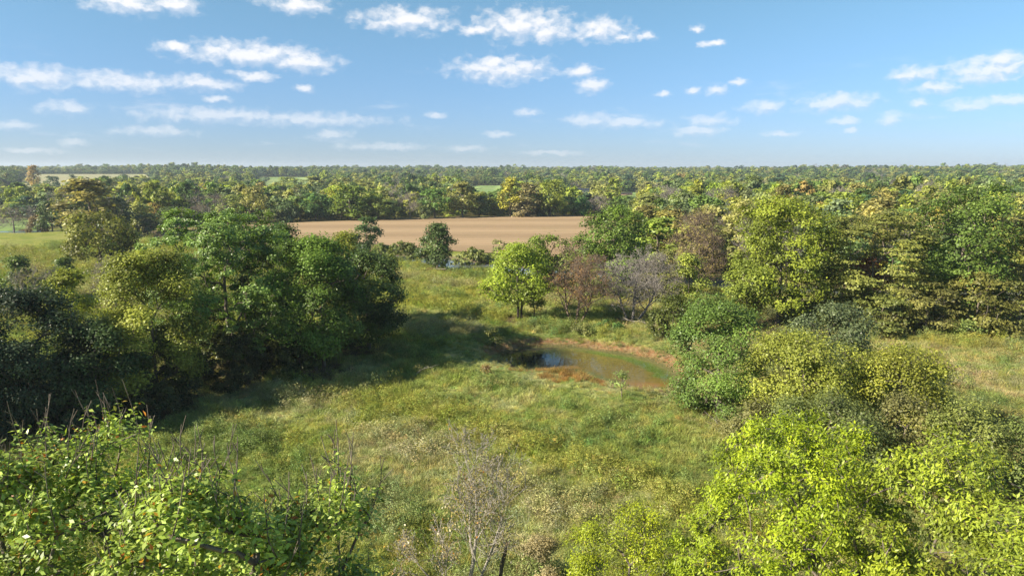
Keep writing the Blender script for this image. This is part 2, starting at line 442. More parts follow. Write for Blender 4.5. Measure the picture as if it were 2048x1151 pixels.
# ------------------------------------------------------------------ foliage and bark materials
def leaf_mat(name, source='OBJECT', gloss=.35, rough=.45, trans=.32, vary=.5, yellow=.25, autumn=0.0):
    m, n, out = make_mat(name)
    if source == 'OBJECT':
        oi = n.new('ShaderNodeObjectInfo'); base = oi.outputs['Color']
    else:
        base = attr(n, 'tint', 'INSTANCER', 'Color')
    g = n.new('ShaderNodeNewGeometry'); rnd = g.outputs['Random Per Island']
    tone = attr(n, 'tone')
    k = n.m('ADD', n.m('MULTIPLY', rnd, vary), n.m('MULTIPLY', tone, .7))
    k = n.m('MULTIPLY', n.m('ADD', k, 1 - vary * .5 - .35), 1.46)
    cc = n.new('ShaderNodeCombineColor'); [n.put(cc.inputs[i], k) for i in range(3)]
    c = n.mix(1.0, base, cc.outputs[0], 'MULTIPLY')
    r2 = n.m('FRACT', n.m('MULTIPLY', rnd, 17.3))
    yf = n.m('ADD', n.m('MULTIPLY', n.ss(r2, .55, 1.0), yellow), n.m('MULTIPLY', n.ss(tone, .6, 1.0), yellow * .8))
    c = n.mix(yf, c, n.mix(1.0, c, (1.38, 1.2, .7), 'MULTIPLY'))
    if autumn:
        r3 = n.m('FRACT', n.m('MULTIPLY', rnd, 71.7))
        c = n.mix(n.ss(r3, 1 - autumn, 1 - autumn + .01), c, n.mix(r2, (0.50, 0.30, 0.03), (0.42, 0.13, 0.02)))
    b = principled(n, None, c, rough, gloss)
    tr = n.new('ShaderNodeBsdfTranslucent'); n.put(tr.inputs[0], n.mix(1.0, c, (1.2, 1.25, .5), 'MULTIPLY'))
    mx = n.new('ShaderNodeMixShader'); mx.inputs[0].default_value = trans
    n.l.new(b.outputs[0], mx.inputs[1]); n.l.new(tr.outputs[0], mx.inputs[2]); n.l.new(mx.outputs[0], out.inputs[0])
    return m
M_leaf = leaf_mat('tree_leaves', gloss=.25)
M_gloss = leaf_mat('glossy_leaves', gloss=.4, rough=.42, trans=.25, vary=.6, yellow=.15)
M_front = leaf_mat('foreground_leaves', gloss=.5, rough=.42, trans=.32, vary=.7, yellow=.4, autumn=.035)
M_bright = leaf_mat('bright_leaves', gloss=.3, rough=.45, trans=.22, vary=.5, yellow=.45, autumn=.006)
M_inst = leaf_mat('far_leaves', source='INST', gloss=.1, yellow=.08, vary=.35)
def bark_mat(name, a, b):
    m, n, out = make_mat(name)
    tcn = n.new('ShaderNodeTexCoord')
    f = n.noise(n.vm('MULTIPLY', tcn.outputs['Object'], (6, 6, 1.2)), 1.5, 5, .7)
    c = n.mix(n.ss(f, .35, .65), a, b)
    principled(n, out, c, .9, .15, bump(n, f, .03, .7)); return m
M_bark = bark_mat('grey_bark', (0.085, 0.066, 0.05), (0.20, 0.17, 0.135))
M_dark_bark = bark_mat('dark_bark', (0.04, 0.032, 0.026), (0.10, 0.085, 0.07))
M_pale = bark_mat('pale_dead_bark', (0.20, 0.18, 0.15), (0.40, 0.36, 0.30))
M_brownbark = bark_mat('brown_twigs', (0.12, 0.088, 0.066), (0.23, 0.175, 0.135))
M_greytwig = bark_mat('grey_twigs', (0.15, 0.13, 0.115), (0.30, 0.27, 0.24))

# ------------------------------------------------------------------ tree building
def unit(v): return v / (np.linalg.norm(v, axis=-1, keepdims=True) + 1e-9)
def crown_points(rng, H, Rc, cb, n, K, shape, squash=.8, lobe=1.0):
    """cluster centres: lobes spread through the crown, points in the shell of each lobe"""
    Hc = H - cb
    L = []
    for k in range(K):
        if k == 0: t, rad = .86, .05
        else:
            t = .06 + .84 * ((k - .5 + rng.uniform(-.4, .4)) / (K - 1)); rad = rng.uniform(.50, .82)
        if shape == 'round': pr = math.sqrt(max(0, 1 - ((t - .45) / .62) ** 2))
        elif shape == 'tall': pr = (1 - t) ** .45 * min(1, .55 + 1.6 * t)
        elif shape == 'cone': pr = (1 - t) ** .85 * 1.0 + .05
        elif shape == 'vase': pr = .35 + .65 * min(1, t * 1.5) * math.sqrt(max(0, 1 - ((t - .6) / .6) ** 2))
        else: pr = math.sqrt(max(0, 1 - (max(0, t - .25) / .8) ** 2))     # 'dome': wide to the ground
        an = k * 2.39996 + rng.uniform(-.5, .5)
        lr = lobe * Rc * rng.uniform(.30, .48) * (1 if shape != 'cone' else .45 + .55 * pr)
        if shape == 'tall': lr *= .85
        d = max(0, Rc * pr - lr * .55) * (rad + .15) if k else 0
        L.append((math.cos(an) * d, math.sin(an) * d, cb + Hc * t, lr))
    L = np.array(L); wts = L[:, 3] ** 2; wts /= wts.sum()
    idx = rng.choice(K, n, p=wts)
    dirs = unit(rng.normal(size=(n, 3)) + np.array([0, 0, .35]))
    # outward bias
    outv = L[idx][:, :3] - np.array([0, 0, cb + Hc * .4]); dirs = unit(dirs + .5 * unit(outv))
    rr_ = L[idx, 3] * rng.uniform(.12, 1.0, n) ** .35
    P = L[idx][:, :3] + dirs * rr_[:, None] * np.array([1, 1, squash])
    P[:, 2] = np.maximum(P[:, 2], cb * .75 + .15 * H * .3)
    # fit height and width
    P[:, 2] = cb * .75 + (P[:, 2] - cb * .75) * (H - .25 - cb * .75) / (P[:, 2].max() - cb * .75)
    r = np.percentile(np.hypot(P[:, 0], P[:, 1]), 96); P[:, :2] *= (Rc * .97 / r)
    tone = np.clip(.5 + .28 * rng.normal(size=K)[idx] + .22 * rng.normal(size=n), 0, 1)
    return P, idx, tone

def skeleton(rng, P, H, cb, trunks=((0, 0),), lean=(0, 0), tip=.02, seg=1.0, wob=.06, split=.5):
    """connects every cluster centre to a trunk; returns nodes, parents, radii"""
    nodes = []; par = []; plen = []
    for (bx, by) in trunks:
        top = cb + (H - cb) * split; m = max(4, int(top / .9)); prev = -1
        for k in range(m + 1):
            t = k / m
            nodes.append(np.array([bx * (1 + .5 * t) + lean[0] * t + wob * (rng.normal() * (k > 0) * .6), by * (1 + .5 * t) + lean[1] * t + wob * (rng.normal() * (k > 0) * .6), top * t - .15 * (k == 0)]))
            par.append(prev); prev = len(nodes) - 1; plen.append(top * t * .3)
    N = len(nodes); cap = N + len(P) * 6 + 10
    A = np.zeros((cap, 3)); A[:N] = nodes; PA = np.zeros(cap, int); PA[:N] = par; PL = np.zeros(cap); PL[:N] = plen
    blocked = A[:, 2] < cb * .55
    cen = np.array([lean[0], lean[1], cb]); order = np.argsort(np.linalg.norm(P - cen, axis=1)); ends = np.zeros(len(P), int)
    for oi in order:
        p = P[oi]; d = A[:N] - p; dist = np.sqrt((d ** 2).sum(1))
        cost = dist + .9 * np.maximum(0, d[:, 2] + .25 * dist) + .12 * PL[:N] + np.where(A[:N, 2] < cb * .6, 50, 0)
        b = int(np.argmin(cost)); D = dist[b]; m = max(1, min(5, int(math.ceil(D / seg)))); a0 = A[b].copy(); prev = b
        bend = rng.normal(size=3) * .10 * D; bend[2] += .07 * D
        for k in range(1, m + 1):
            t = k / m; q = a0 * (1 - t) + p * t + bend * math.sin(math.pi * t)
            A[N] = q; PA[N] = prev; PL[N] = PL[b] + D * t; prev = N; N += 1
        ends[oi] = prev
    A = A[:N]; PA = PA[:N]; acc = np.zeros(N)
    haschild = np.zeros(N, bool); haschild[PA[PA >= 0]] = True
    acc[~haschild] = 1
    for k in range(N - 1, -1, -1):
        if PA[k] >= 0: acc[PA[k]] += acc[k]
    return A, PA, tip * np.maximum(acc, 1) ** .47, ends

def tubes(segs):
    """segs: list of (P0,P1,r0,r1,k) arrays -> verts, faces"""
    V = []; Fq = []; off = 0
    for (p0, p1, r0, r1, k) in segs:
        if not len(p0): continue
        d = unit(p1 - p0); ref = np.where(np.abs(d[:, 2:3]) > .9, np.array([[1., 0, 0]]), np.array([[0, 0, 1.]]))
        u = unit(np.cross(d, ref)); v_ = np.cross(d, u); an = np.arange(k) * 2 * math.pi / k
        ring = np.cos(an)[None, :, None] * u[:, None, :] + np.sin(an)[None, :, None] * v_[:, None, :]
        a_ = p0[:, None, :] + ring * r0[:, None, None]; b_ = p1[:, None, :] + ring * r1[:, None, None]
        M_ = len(p0); V.append(np.concatenate([a_, b_], 1).reshape(-1, 3))
        base = (np.arange(M_) * 2 * k + off)[:, None]; kk = np.arange(k)[None, :]; k2 = (kk + 1) % k
        Fq.append(np.stack([base + kk, base + k2, base + k + k2, base + k + kk], -1).reshape(-1, 4)); off += M_ * 2 * k
    return np.concatenate(V), np.concatenate(Fq)
def wood_mesh(name, A, PA, rad, trunk_r, mat, minr=0.0, extra=None, trunk_n=0):
    m = PA >= 0; c = np.where(m)[0]; p = PA[c]
    rad = np.minimum(rad * (trunk_r / rad.max()) if rad.max() > trunk_r else rad, trunk_r)
    rad = rad.copy(); base = PA < 0; rad[base] = rad[base] * 1.35
    r0, r1 = rad[p], rad[c]
    r0 = np.minimum(r0, np.maximum(r1 * 1.5, .012)); 
    S_ = []
    big = r1 > .07; midm = (r1 <= .07) & (r1 > .03); sm = (r1 <= .03) & (r1 > minr)
    for sel, k in ((big, 7), (midm, 4), (sm, 3)): S_.append((A[p[sel]], A[c[sel]], r0[sel], r1[sel], k))
    if extra is not None: S_.append(extra)
    V, Fq = tubes(S_)
    me = mesh_np(name, V, [Fq], smooth=True); me.materials.append(mat); return me
def leaf_mesh(name, P, tone, rng, per, size, mat, spread=(.45, .28), aspect=.55, up=.6, droop=0.0, cen=None, keep=None, fold=False, full=False, idx=None):
    n = len(P) * per; C_ = np.repeat(P, per, 0); T_ = np.repeat(tone, per)
    off = rng.normal(size=(n, 3)) * np.array([spread[0], spread[0], spread[1]]) * .62
    C = C_ + off
    if cen is None: cen = np.array([0, 0, P[:, 2].mean() * .8])
    outv = unit(C - cen)
    if idx is not None:
        K_ = idx.max() + 1; cnt = np.maximum(np.bincount(idx, minlength=K_), 1)
        cl = np.stack([np.bincount(idx, weights=P[:, q], minlength=K_) / cnt for q in range(3)], 1); cl[:, 2] -= .35 * P[:, 2].std()
        outv = unit(outv * .55 + unit(C - np.repeat(cl[idx], per, 0)))
    nrm = unit(rng.normal(size=(n, 3)) * .52 + np.array([0, 0, up * .7]) + outv * 1.0)
    ref = unit(rng.normal(size=(n, 3)) + np.array([0, 0, -droop * 2.2]))
    t = unit(ref - nrm * (ref * nrm).sum(1, keepdims=True)); b = np.cross(nrm, t)
    sz = size * rng.uniform(.65, 1.25, n)[:, None]; L = t * sz * .5; B = b * sz * .5 * aspect
    if keep is not None:
        kp = keep(C); C, L, B, T_, nrm = C[kp], L[kp], B[kp], T_[kp], nrm[kp]; n = len(C)
    if full:
        j = rng.uniform(.55, 1.0, (n, 4, 1)); V = np.stack([C - (L + B * .75) * j[:, 0], C + (L * .8 - B) * j[:, 1], C + (L + B * .7) * j[:, 2], C + (B - L * .8) * j[:, 3]], 1)
    else: V = np.stack([C - L, C - B + L * .1, C + L, C + B + L * .1], 1)
    if fold: V[:, [1, 3]] += nrm[:, None, :] * np.linalg.norm(B, axis=1)[:, None, None] * .35
    V = V.reshape(-1, 3)
    q = np.arange(n * 4).reshape(-1, 4)
    me = mesh_np(name, V, [q], {'tone': np.repeat(T_, 4)}); me.materials.append(mat)
    return me
def twigs(rng, A, PA, ends, per, length, r0, up=.5, spreadv=.8):
    e = np.repeat(ends, per); d0 = unit(A[ends] - A[PA[ends]]); d = unit(np.repeat(d0, per, 0) + rng.normal(size=(len(e), 3)) * spreadv + np.array([0, 0, up]))
    p0 = A[e]; L = length * rng.uniform(.4, 1.2, len(e)); p1 = p0 + d * L[:, None]
    d2 = unit(np.repeat(d, 2, 0) + rng.normal(size=(len(e) * 2, 3)) * .55 + np.array([0, 0, up * .4])); s = np.repeat(p0 + (p1 - p0) * .55, 2, 0); e2 = s + d2 * np.repeat(L, 2)[:, None] * .6
    P0 = np.concatenate([p0, s]); P1 = np.concatenate([p1, e2]); rA = np.concatenate([np.full(len(p0), r0), np.full(len(s), r0 * .7)])
    return (P0, P1, rA, rA * .25, 3), p1

def grow(rng, H, Rc, stems, levels=4, spreadv=.55, up=.22, kids=(4, 4, 4, 3), r0=.1, first=.12):
    """forked branching: each limb runs on fairly straight and throws off thinner ones; returns segments and twig tips"""
    S0, S1, A0, A1, tips = [], [], [], [], []
    def limb(p, d, L, r, lv):
        m = 5 if lv < 2 else (4 if lv < 4 else 2); pts = [p]; dd = d
        for k in range(m):
            dd = unit(dd + rng.normal(size=3) * (.10 if lv < 2 else .17) + np.array([0, 0, up * .35])); q = pts[-1] + dd * L / m
            ra = r * (1 - .72 * k / m); rb = r * (1 - .72 * (k + 1) / m); S0.append(pts[-1]); S1.append(q); A0.append(ra); A1.append(rb); pts.append(q)
        if lv >= levels: tips.append(pts[-1]); return
        n_ = kids[min(lv, len(kids) - 1)]
        for c_ in range(n_):
            t = (first if lv == 0 else .25) + (1 - (first if lv == 0 else .25)) * (c_ + rng.uniform(.2, .9)) / n_; k = min(m - 1, int(t * m)); b = pts[k] + (pts[k + 1] - pts[k]) * (t * m - k)
            ax = unit(rng.normal(size=3)); side = unit(np.cross(dd, ax)); d2 = unit(dd * (1 - spreadv * .55) + side * spreadv * rng.uniform(.7, 1.25) + np.array([0, 0, up]))
            limb(b, d2, L * rng.uniform(.48, .72) * (1.12 - .45 * t), r * (1 - .72 * t) * rng.uniform(.5, .68), lv + 1)
        tips.append(pts[-1])
    for (bx, by, lx, ly, sc) in stems:
        limb(np.array([bx, by, -.1]), unit(np.array([lx, ly, 1.0])), H * .62 * sc, r0 * sc, 0)
    S0, S1, A0, A1, tips = map(np.array, (S0, S1, A0, A1, tips))
    fz = H / S1[:, 2].max(); fr = Rc / np.percentile(np.hypot(S1[:, 0], S1[:, 1]), 97); f = np.array([fr, fr, fz])
    return S0 * f, S1 * f, A0, A1, tips * f
def bare_build(name, H, Rc, seed, stems, bm, lm=None, leaf=.14, nleaf=0, minw=.012, **kw):
    rng = np.random.default_rng(seed); S0, S1, A0, A1, tips = grow(rng, H, Rc, stems, **kw)
    A0 = np.maximum(A0, minw); A1 = np.maximum(A1, minw * .7); big = A0 > max(.028, minw * 1.6)
    def seg(sel, k): return (S0[sel], S1[sel], A0[sel], A1[sel], k)
    V, Fq = tubes([seg(big & (A0 > .07), 7), seg(big & (A0 <= .07), 5)]); wm = mesh_np(name + '_trunk', V, [Fq], smooth=True); wm.materials.append(bm)
    V, Fq = tubes([seg(~big, 3)]); cm = mesh_np(name + '_twigs', V, [Fq]); cm.materials.append(bm)
    if nleaf:
        tp = tips[rng.choice(len(tips), min(nleaf, len(tips)), replace=False)]
        return cm, wm, leaf_mesh(name + '_leaves', tp, rng.uniform(0, 1, len(tp)), rng, 5, leaf, lm or M_leaf, (.22, .2), .6, .4, .3)
    return cm, wm
NCROWN = {}
def build_tree(name, H, Rc, cbf, seed, clusters=260, per=45, leaf=.2, K=16, shape='round', lm=None, bm=None, trunk_r=.2,
               trunks=((0, 0),), spread=None, droop=0., aspect=None, up=.6, dens=1.0, full=None, bare=False, twig=None, squash=.8, minr=0.0, lean=(0, 0), split=.5, crown=True, twl=1.0, twr=.012, tup=.5, tspread=.8, lobe=1.0):
    """returns (crown mesh or None, trunk mesh)"""
    rng = np.random.default_rng(seed)
    if full is None:       # density from the crown's surface
        full = True; surf = 2 * math.pi * Rc * H * (1 - cbf) * .9 + math.pi * Rc * Rc
        if not bare:
            aspect = aspect or .8; clusters = int(min(620, max(30, surf * 1.25))); per = int(max(6, dens * 1.8 * surf / (.62 * aspect * leaf * leaf) / clusters))
            k_ = math.sqrt(surf / clusters); spread = spread or (.30 * k_ + .42, .22 * k_ + .26)
    aspect = aspect or .55; spread = spread or (.5, .3)
    P, idx, tone = crown_points(rng, H, Rc, H * cbf, clusters, K, shape, squash, lobe)
    P[:, :2] += np.array(lean) * (P[:, 2:3] / H)
    A, PA, rad, ends = skeleton(rng, P, H, H * cbf, trunks, lean, split=split)
    bm = bm or M_bark
    extra = None
    if bare:
        extra, tips = twigs(rng, A, PA, ends, twig or 5, twl, twr, tup, tspread)
    wm = wood_mesh(name + '_trunk', A, PA, rad, trunk_r, bm, minr if not bare else 0)
    cm = None
    if bare:
        V, Fq = tubes([extra]); cm = mesh_np(name + '_twigs', V, [Fq]); cm.materials.append(bm)
        if per:
            cm2 = leaf_mesh(name + '_leaves', tips[::3], np.full(len(tips[::3]), .5), rng, per, leaf, lm or M_leaf, (.3, .25))
            return cm, wm, cm2
    else:
        cm = leaf_mesh(name + '_crown', P, tone, rng, per, leaf, lm or M_leaf, spread, aspect, up, droop, full=full, idx=idx)
    return cm, wm
def place_tree(name, meshes, loc, rot, color, label, cat='tree', group=None, scale=(1, 1, 1), crown_name='crown'):
    o = bpy.data.objects.new(name, None); COL.objects.link(o); o.empty_display_size = .5
    o.location = loc; o.rotation_euler = (0, 0, rot); o.scale = scale
    tag(o, label, cat, group)
    c = link(crown_name, meshes[0], parent=o); c.color = (*color, 1)
    t = link('trunk', meshes[1], parent=o)
    if len(meshes) > 2:
        l = link('foliage', meshes[2], parent=o); l.color = (*color, 1)
    return o
LITTER = []   # (x, y, radius)
TREEPOS = []
def spot(px, by, ty, wpx):
    g = uray(px, by); X, Y = g[0], g[1]; z = hz(X, Y); H = ztop(X, Y, ty) - z; wm = wpx * mpp(X, Y, z + H * .6)
    return X, Y, z, H, wm / 2
# colours (real-world leaf albedo)
DG = (0.045, 0.075, 0.020); MG = (0.075, 0.115, 0.024); YG = (0.155, 0.185, 0.028); LG = (0.13, 0.20, 0.03); OL = (0.135, 0.14, 0.036)
PO = (0.18, 0.185, 0.055); BG = (0.035, 0.062, 0.030); GG = (0.095, 0.125, 0.050); RU = (0.20, 0.085, 0.045); YL = (0.195, 0.20, 0.03); OR = (0.175, 0.13, 0.038)
exec_order = []
def tree(px, by, ty, wpx, seed, color, label, cbf=.3, cat='tree', name='broadleaf_tree', crown_name='crown', litter=1.0, **kw):
    X, Y, z, H, Rc = spot(px, by, ty, wpx)
    D = math.hypot(X, Y)
    if 'leaf' not in kw: kw['leaf'] = max(.12, D * .0031)
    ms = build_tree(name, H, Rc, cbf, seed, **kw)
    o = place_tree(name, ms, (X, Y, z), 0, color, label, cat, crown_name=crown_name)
    if litter: LITTER.append((X, Y, Rc * litter))
    TREEPOS.append((X, Y, Rc))
    return o
def forked_tree(px, by, ty, wpx, seed, color, label, stems, bm, name='bare_tree', **kw):
    X, Y, z, H, Rc = spot(px, by, ty, wpx); o = place_tree(name, bare_build(name, H, Rc, seed, stems, bm, **kw), (X, Y, z), 0, color, label, crown_name='twigs')
    LITTER.append((X, Y, Rc * .5)); TREEPOS.append((X, Y, Rc)); return o
def bare_tree(px, by, ty, wpx, seed, color, label, cbf=.2, name='bare_tree', **kw):
    return tree(px, by, ty, wpx, seed, color, label, cbf, name=name, crown_name='twigs', litter=.5, bare=True, **kw)

# ---- left group
tree(462, 742, 416, 305, 11, (0.112, 0.172, 0.036), 'large round glossy green tree with ragged top, tallest of the left group in the meadow', .16, dens=1.15, clusters=520, per=42, K=26, lm=M_gloss, trunk_r=.26, spread=(.42, .28), bm=M_bark)
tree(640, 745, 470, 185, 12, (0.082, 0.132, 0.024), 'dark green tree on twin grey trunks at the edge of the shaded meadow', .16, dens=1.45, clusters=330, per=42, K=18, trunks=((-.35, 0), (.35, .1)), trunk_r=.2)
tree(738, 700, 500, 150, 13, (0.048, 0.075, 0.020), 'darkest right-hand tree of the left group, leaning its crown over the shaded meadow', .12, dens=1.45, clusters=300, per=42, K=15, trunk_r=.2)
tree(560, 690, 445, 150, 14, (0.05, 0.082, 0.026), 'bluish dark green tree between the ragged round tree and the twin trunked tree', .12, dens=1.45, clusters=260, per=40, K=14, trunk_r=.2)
tree(690, 655, 466, 120, 15, (0.13, 0.145, 0.026), 'yellow green treetop just behind the twin trunked dark tree', .25, dens=1.45, clusters=200, per=36, K=12)
tree(318, 815, 500, 185, 16, (0.17, 0.19, 0.036), 'pale yellow green tree before the dark thicket at the left', .10, dens=1.45, clusters=300, per=38, K=18, trunk_r=.17)
tree(62, 865, 572, 250, 17, (0.032, 0.05, 0.024), 'blackish green tree with drooping leaves at the left edge', .03, dens=1.45, clusters=380, per=42, K=18, shape='dome', trunk_r=.2, droop=.6)
tree(-95, 900, 600, 260, 91, (0.032, 0.05, 0.024), 'dark tree mostly cut off by the left edge below the blackish tree', .05, dens=1.45, clusters=300, per=42, K=16, shape='dome', trunk_r=.2)
tree(-150, 780, 545, 240, 92, (0.04, 0.06, 0.024), 'dark treetop just outside the left edge behind the blackish tree', .08, dens=1.45, clusters=300, per=42, K=16, shape='dome', trunk_r=.2)  # both left edge trees added for the shadow they cast into view
tree(200, 850, 640, 170, 18, (0.04, 0.064, 0.022), 'low dark green tree beside the blackish tree at the left', .03, dens=1.45, clusters=260, per=40, K=14, shape='dome', trunk_r=.16)
tree(150, 700, 538, 80, 19, (0.20, 0.225, 0.03), 'small bright yellow green tree behind the blackish tree', .3, dens=1.45, clusters=120, per=36, K=9)
tree(400, 700, 560, 130, 20, (0.09, 0.10, 0.03), 'thin olive tree showing its branches below the ragged round tree', .3, dens=1.45, clusters=150, per=24, K=12)
bare_tree(232, 620, 520, 90, 21, (0.12, 0.11, 0.05), 'grey twiggy leafless tree behind the pale yellow green tree', clusters=120, twig=6, bm=M_greytwig, per=2, trunk_r=.12)
bare_tree(80, 640, 540, 120, 22, (0.12, 0.11, 0.05), 'grey brown twiggy tree over the blackish tree at the left edge', clusters=150, twig=6, bm=M_greytwig, per=3, trunk_r=.12)
tree(50, 610, 512, 70, 23, (0.07, 0.10, 0.025), 'small mid green tree in the scrub at the far left of the meadow', .2, dens=1.45, clusters=90, per=34, K=8)
tree(130, 600, 517, 55, 24, (0.05, 0.075, 0.02), 'small dark tree in the scrub near the left of the meadow', .2, dens=1.45, clusters=80, per=34, K=7)
# ---- beyond, left
tree(203, 537, 424, 135, 25, (0.135, 0.142, 0.030), 'spreading olive yellow tree alone in the bright far meadow', .22, clusters=230, per=30, K=16, trunk_r=.2)
tree(243, 532, 440, 60, 26, (0.10, 0.12, 0.028), 'green half hidden tree against the spreading olive tree', .2, clusters=100, per=34, K=8)
# ---- river edge
tree(733, 503, 433, 62, 27, (0.055, 0.088, 0.028), 'small rounded dark green tree against the ploughed field, left one', .2, clusters=150, per=32, K=9, name='field_tree')
tree(875, 537, 447, 100, 28, (0.062, 0.092, 0.028), 'pyramid shaped dark green tree on the river bank before the ploughed field', .1, clusters=220, per=34, K=15, shape='cone', name='river_tree')
tree(560, 485, 447, 45, 29, (0.05, 0.10, 0.025), 'small pointed green cedar by the corner of the ploughed field', .05, clusters=90, per=30, K=8, shape='cone', name='cedar_tree')
# ---- middle
tree(1040, 640, 484, 150, 30, (0.165, 0.215, 0.024), 'bright light green tree with forked dark trunk beside the brown bare tree', .28, clusters=230, per=34, K=16, trunk_r=.18, trunks=((-.25, 0), (.2, .1)), bm=M_dark_bark)
tree(1068, 640, 560, 46, 31, (0.085, 0.10, 0.03), 'slim dull green young tree between bright green and brown bare trees', .3, clusters=60, per=22, K=6, bm=M_dark_bark)
forked_tree(1150, 646, 482, 160, 32, (0.2, 0.12, 0.05), 'reddish brown leafless tree with a fan of fine twigs behind the pond', ((-.5, 0, -.35, 0, .9), (.1, .1, .12, .1, 1.0), (.5, -.1, .5, -.1, .85)), M_brownbark, r0=.18, levels=4, kids=(9, 7, 5, 4), nleaf=900, leaf=.15, minw=.017, spreadv=.78, up=.16, first=.2)
forked_tree(1266, 640, 478, 190, 33, (0.15, 0.12, 0.06), 'silver grey leafless tree with drooping twigs behind the pond', ((-.6, 0, -.45, 0, .85), (0, .1, .05, .1, 1.0), (.5, -.1, .5, -.1, .95)), M_greytwig, r0=.2, levels=4, kids=(9, 7, 5, 4), minw=.018, spreadv=.85, up=.08, first=.15)
bare_tree(1395, 585, 425, 130, 34, (0.17, 0.14, 0.05), 'tall brown grey twiggy tree between the round green and yellow green trees', .2, clusters=330, twig=7, bm=M_brownbark, per=3, trunk_r=.2, twl=1.6, twr=.018)
tree(1226, 570, 411, 158, 35, (0.095, 0.145, 0.024), 'broad rounded rich green tree rising behind the leafless trees', .2, clusters=360, per=34, K=20, trunk_r=.25)
tree(1100, 565, 470, 85, 36, (0.12, 0.16, 0.03), 'low light green tree between bright green tree and ploughed field', .15, clusters=120, per=32, K=10)
tree(1330, 600, 500, 60, 37, (0.12, 0.125, 0.04), 'small dull olive tree behind the silver grey leafless tree', .2, clusters=80, per=24, K=8)
tree(1375, 640, 510, 72, 38, (0.175, 0.205, 0.04), 'narrow pale yellow green tree behind the dark cedar', .2, clusters=130, per=28, K=10, shape='tall')
tree(1345, 676, 592, 100, 39, (0.058, 0.072, 0.016), 'dark olive bushy cedar at the right end of the pond dam', .0, clusters=200, per=46, K=14, shape='dome', name='cedar_tree', spread=(.35, .35))
tree(1432, 826, 592, 175, 40, (0.10, 0.155, 0.034), 'dense fresh green tree leafy to the ground at the right of the pond', .04, clusters=430, per=46, K=24, shape='dome', trunk_r=.2)
# ---- right, back row
tree(1555, 650, 390, 205, 41, (0.135, 0.165, 0.022), 'tall ragged yellow green tree at the back of the right group', .18, clusters=480, per=38, K=26, trunk_r=.28, name='tall_tree')
tree(1490, 660, 520, 105, 42, (0.12, 0.15, 0.026), 'shorter leafy tree under the left side of the tall ragged yellow green tree', .1, clusters=180, per=34, K=12)
tree(1735, 650, 415, 215, 43, (0.145, 0.158, 0.040), 'feathery olive tree with level sprays behind the red brown tree', .2, clusters=420, per=40, K=24, spread=(.85, .14), up=1.2, trunk_r=.22, name='locust_tree', squash=.6)
tree(1910, 650, 368, 190, 44, (0.082, 0.125, 0.026), 'tallest deep green rounded tree of the right group', .2, clusters=520, per=38, K=28, trunk_r=.3, name='tall_tree')
tree(2035, 650, 425, 120, 45, (0.16, 0.155, 0.048), 'pale olive feathery tree cut by the right edge', .15, clusters=260, per=36, K=16, spread=(.8, .15), up=1.2, name='locust_tree', squash=.6)
tree(1715, 640, 512, 90, 46, (0.19, 0.085, 0.045), 'red brown autumn tree in the right group', .3, clusters=140, per=26, K=9, name='autumn_tree')
LOWR = [(1655,655,590,90,(0.115,0.135,0.034),'olive low tree left of the red brown tree'),(1760,668,585,120,(0.112,0.13,0.034),'olive low spreading tree right of the red brown tree'),
 (1850,668,560,110,(0.118,0.118,0.036),'brownish olive low tree under the tallest deep green tree'),(1950,668,540,110,(0.13,0.13,0.034),'olive low tree under the right side of the tallest deep green tree'),
 (2035,668,560,100,(0.11,0.122,0.034),'dull olive low tree at the right edge behind the dry field'),(1600,650,600,80,(0.11,0.13,0.03),'green low tree between the cedar side and the locust tree')]
for k, (a, b, c_, d_, col, lab) in enumerate(LOWR):
    tree(a, b, c_, d_, 60 + k, col, lab, .1, clusters=150, per=34, K=12, spread=(.7, .16), up=1.1, squash=.6)
for k, (a, b, c_, d_, col, lab) in enumerate([(1680,664,622,75,(0.14,0.13,0.035),'low brownish green bush at the edge of the dry field, leftmost'),(1775,672,628,60,(0.12,0.12,0.035),'low olive bush at the edge of the dry field'),
  (1930,674,640,55,(0.14,0.18,0.05),'light green rounded bush at the edge of the dry field'),(2010,676,645,60,(0.15,0.15,0.04),'yellowish bush at the right end of the dry field')]):
    tree(a, b, c_, d_, 80 + k, col, lab, 0., cat='bush', name='bush', clusters=60, per=36, K=8, shape='dome', trunk_r=.05)
# ---- right, middle
tree(1650, 790, 607, 160, 47, (0.085, 0.108, 0.045), 'silvery dark green treetop behind the yellow green trees', .25, clusters=280, per=40, K=14, lm=M_gloss)
tree(1600, 870, 655, 230, 48, (0.175, 0.195, 0.034), 'broad yellow green tree right of the dense fresh green tree', .18, clusters=420, per=38, K=26, trunk_r=.18)
tree(1790, 880, 690, 190, 49, (0.180, 0.192, 0.030), 'yellow tinged tree beside the dry field at the right', .25, clusters=340, per=38, K=22, trunk_r=.17)
tree(1650, 960, 790, 230, 50, (0.115, 0.14, 0.045), 'grey green fine leaved tree behind the big bright foreground tree', .25, clusters=380, per=46, K=20, trunk_r=.15)
tree(1925, 1000, 803, 150, 51, (0.135, 0.155, 0.04), 'green tree with pale leaf edges beside the shadow in the dry field', .2, clusters=320, per=40, K=18, trunk_r=.15)
tree(1500, 900, 800, 90, 52, (0.118, 0.118, 0.045), 'thin brownish scrub tree left of the grey green tree', .1, clusters=90, per=20, K=9)
tree(1800, 960, 790, 100, 53, (0.12, 0.118, 0.042), 'sparse brownish tree showing bare limbs among the right trees', .25, clusters=120, per=16, K=10)
tree(2035, 1010, 845, 90, 54, (0.11, 0.14, 0.04), 'green treetop at the right edge above the foreground tree', .2, clusters=160, per=36, K=12)
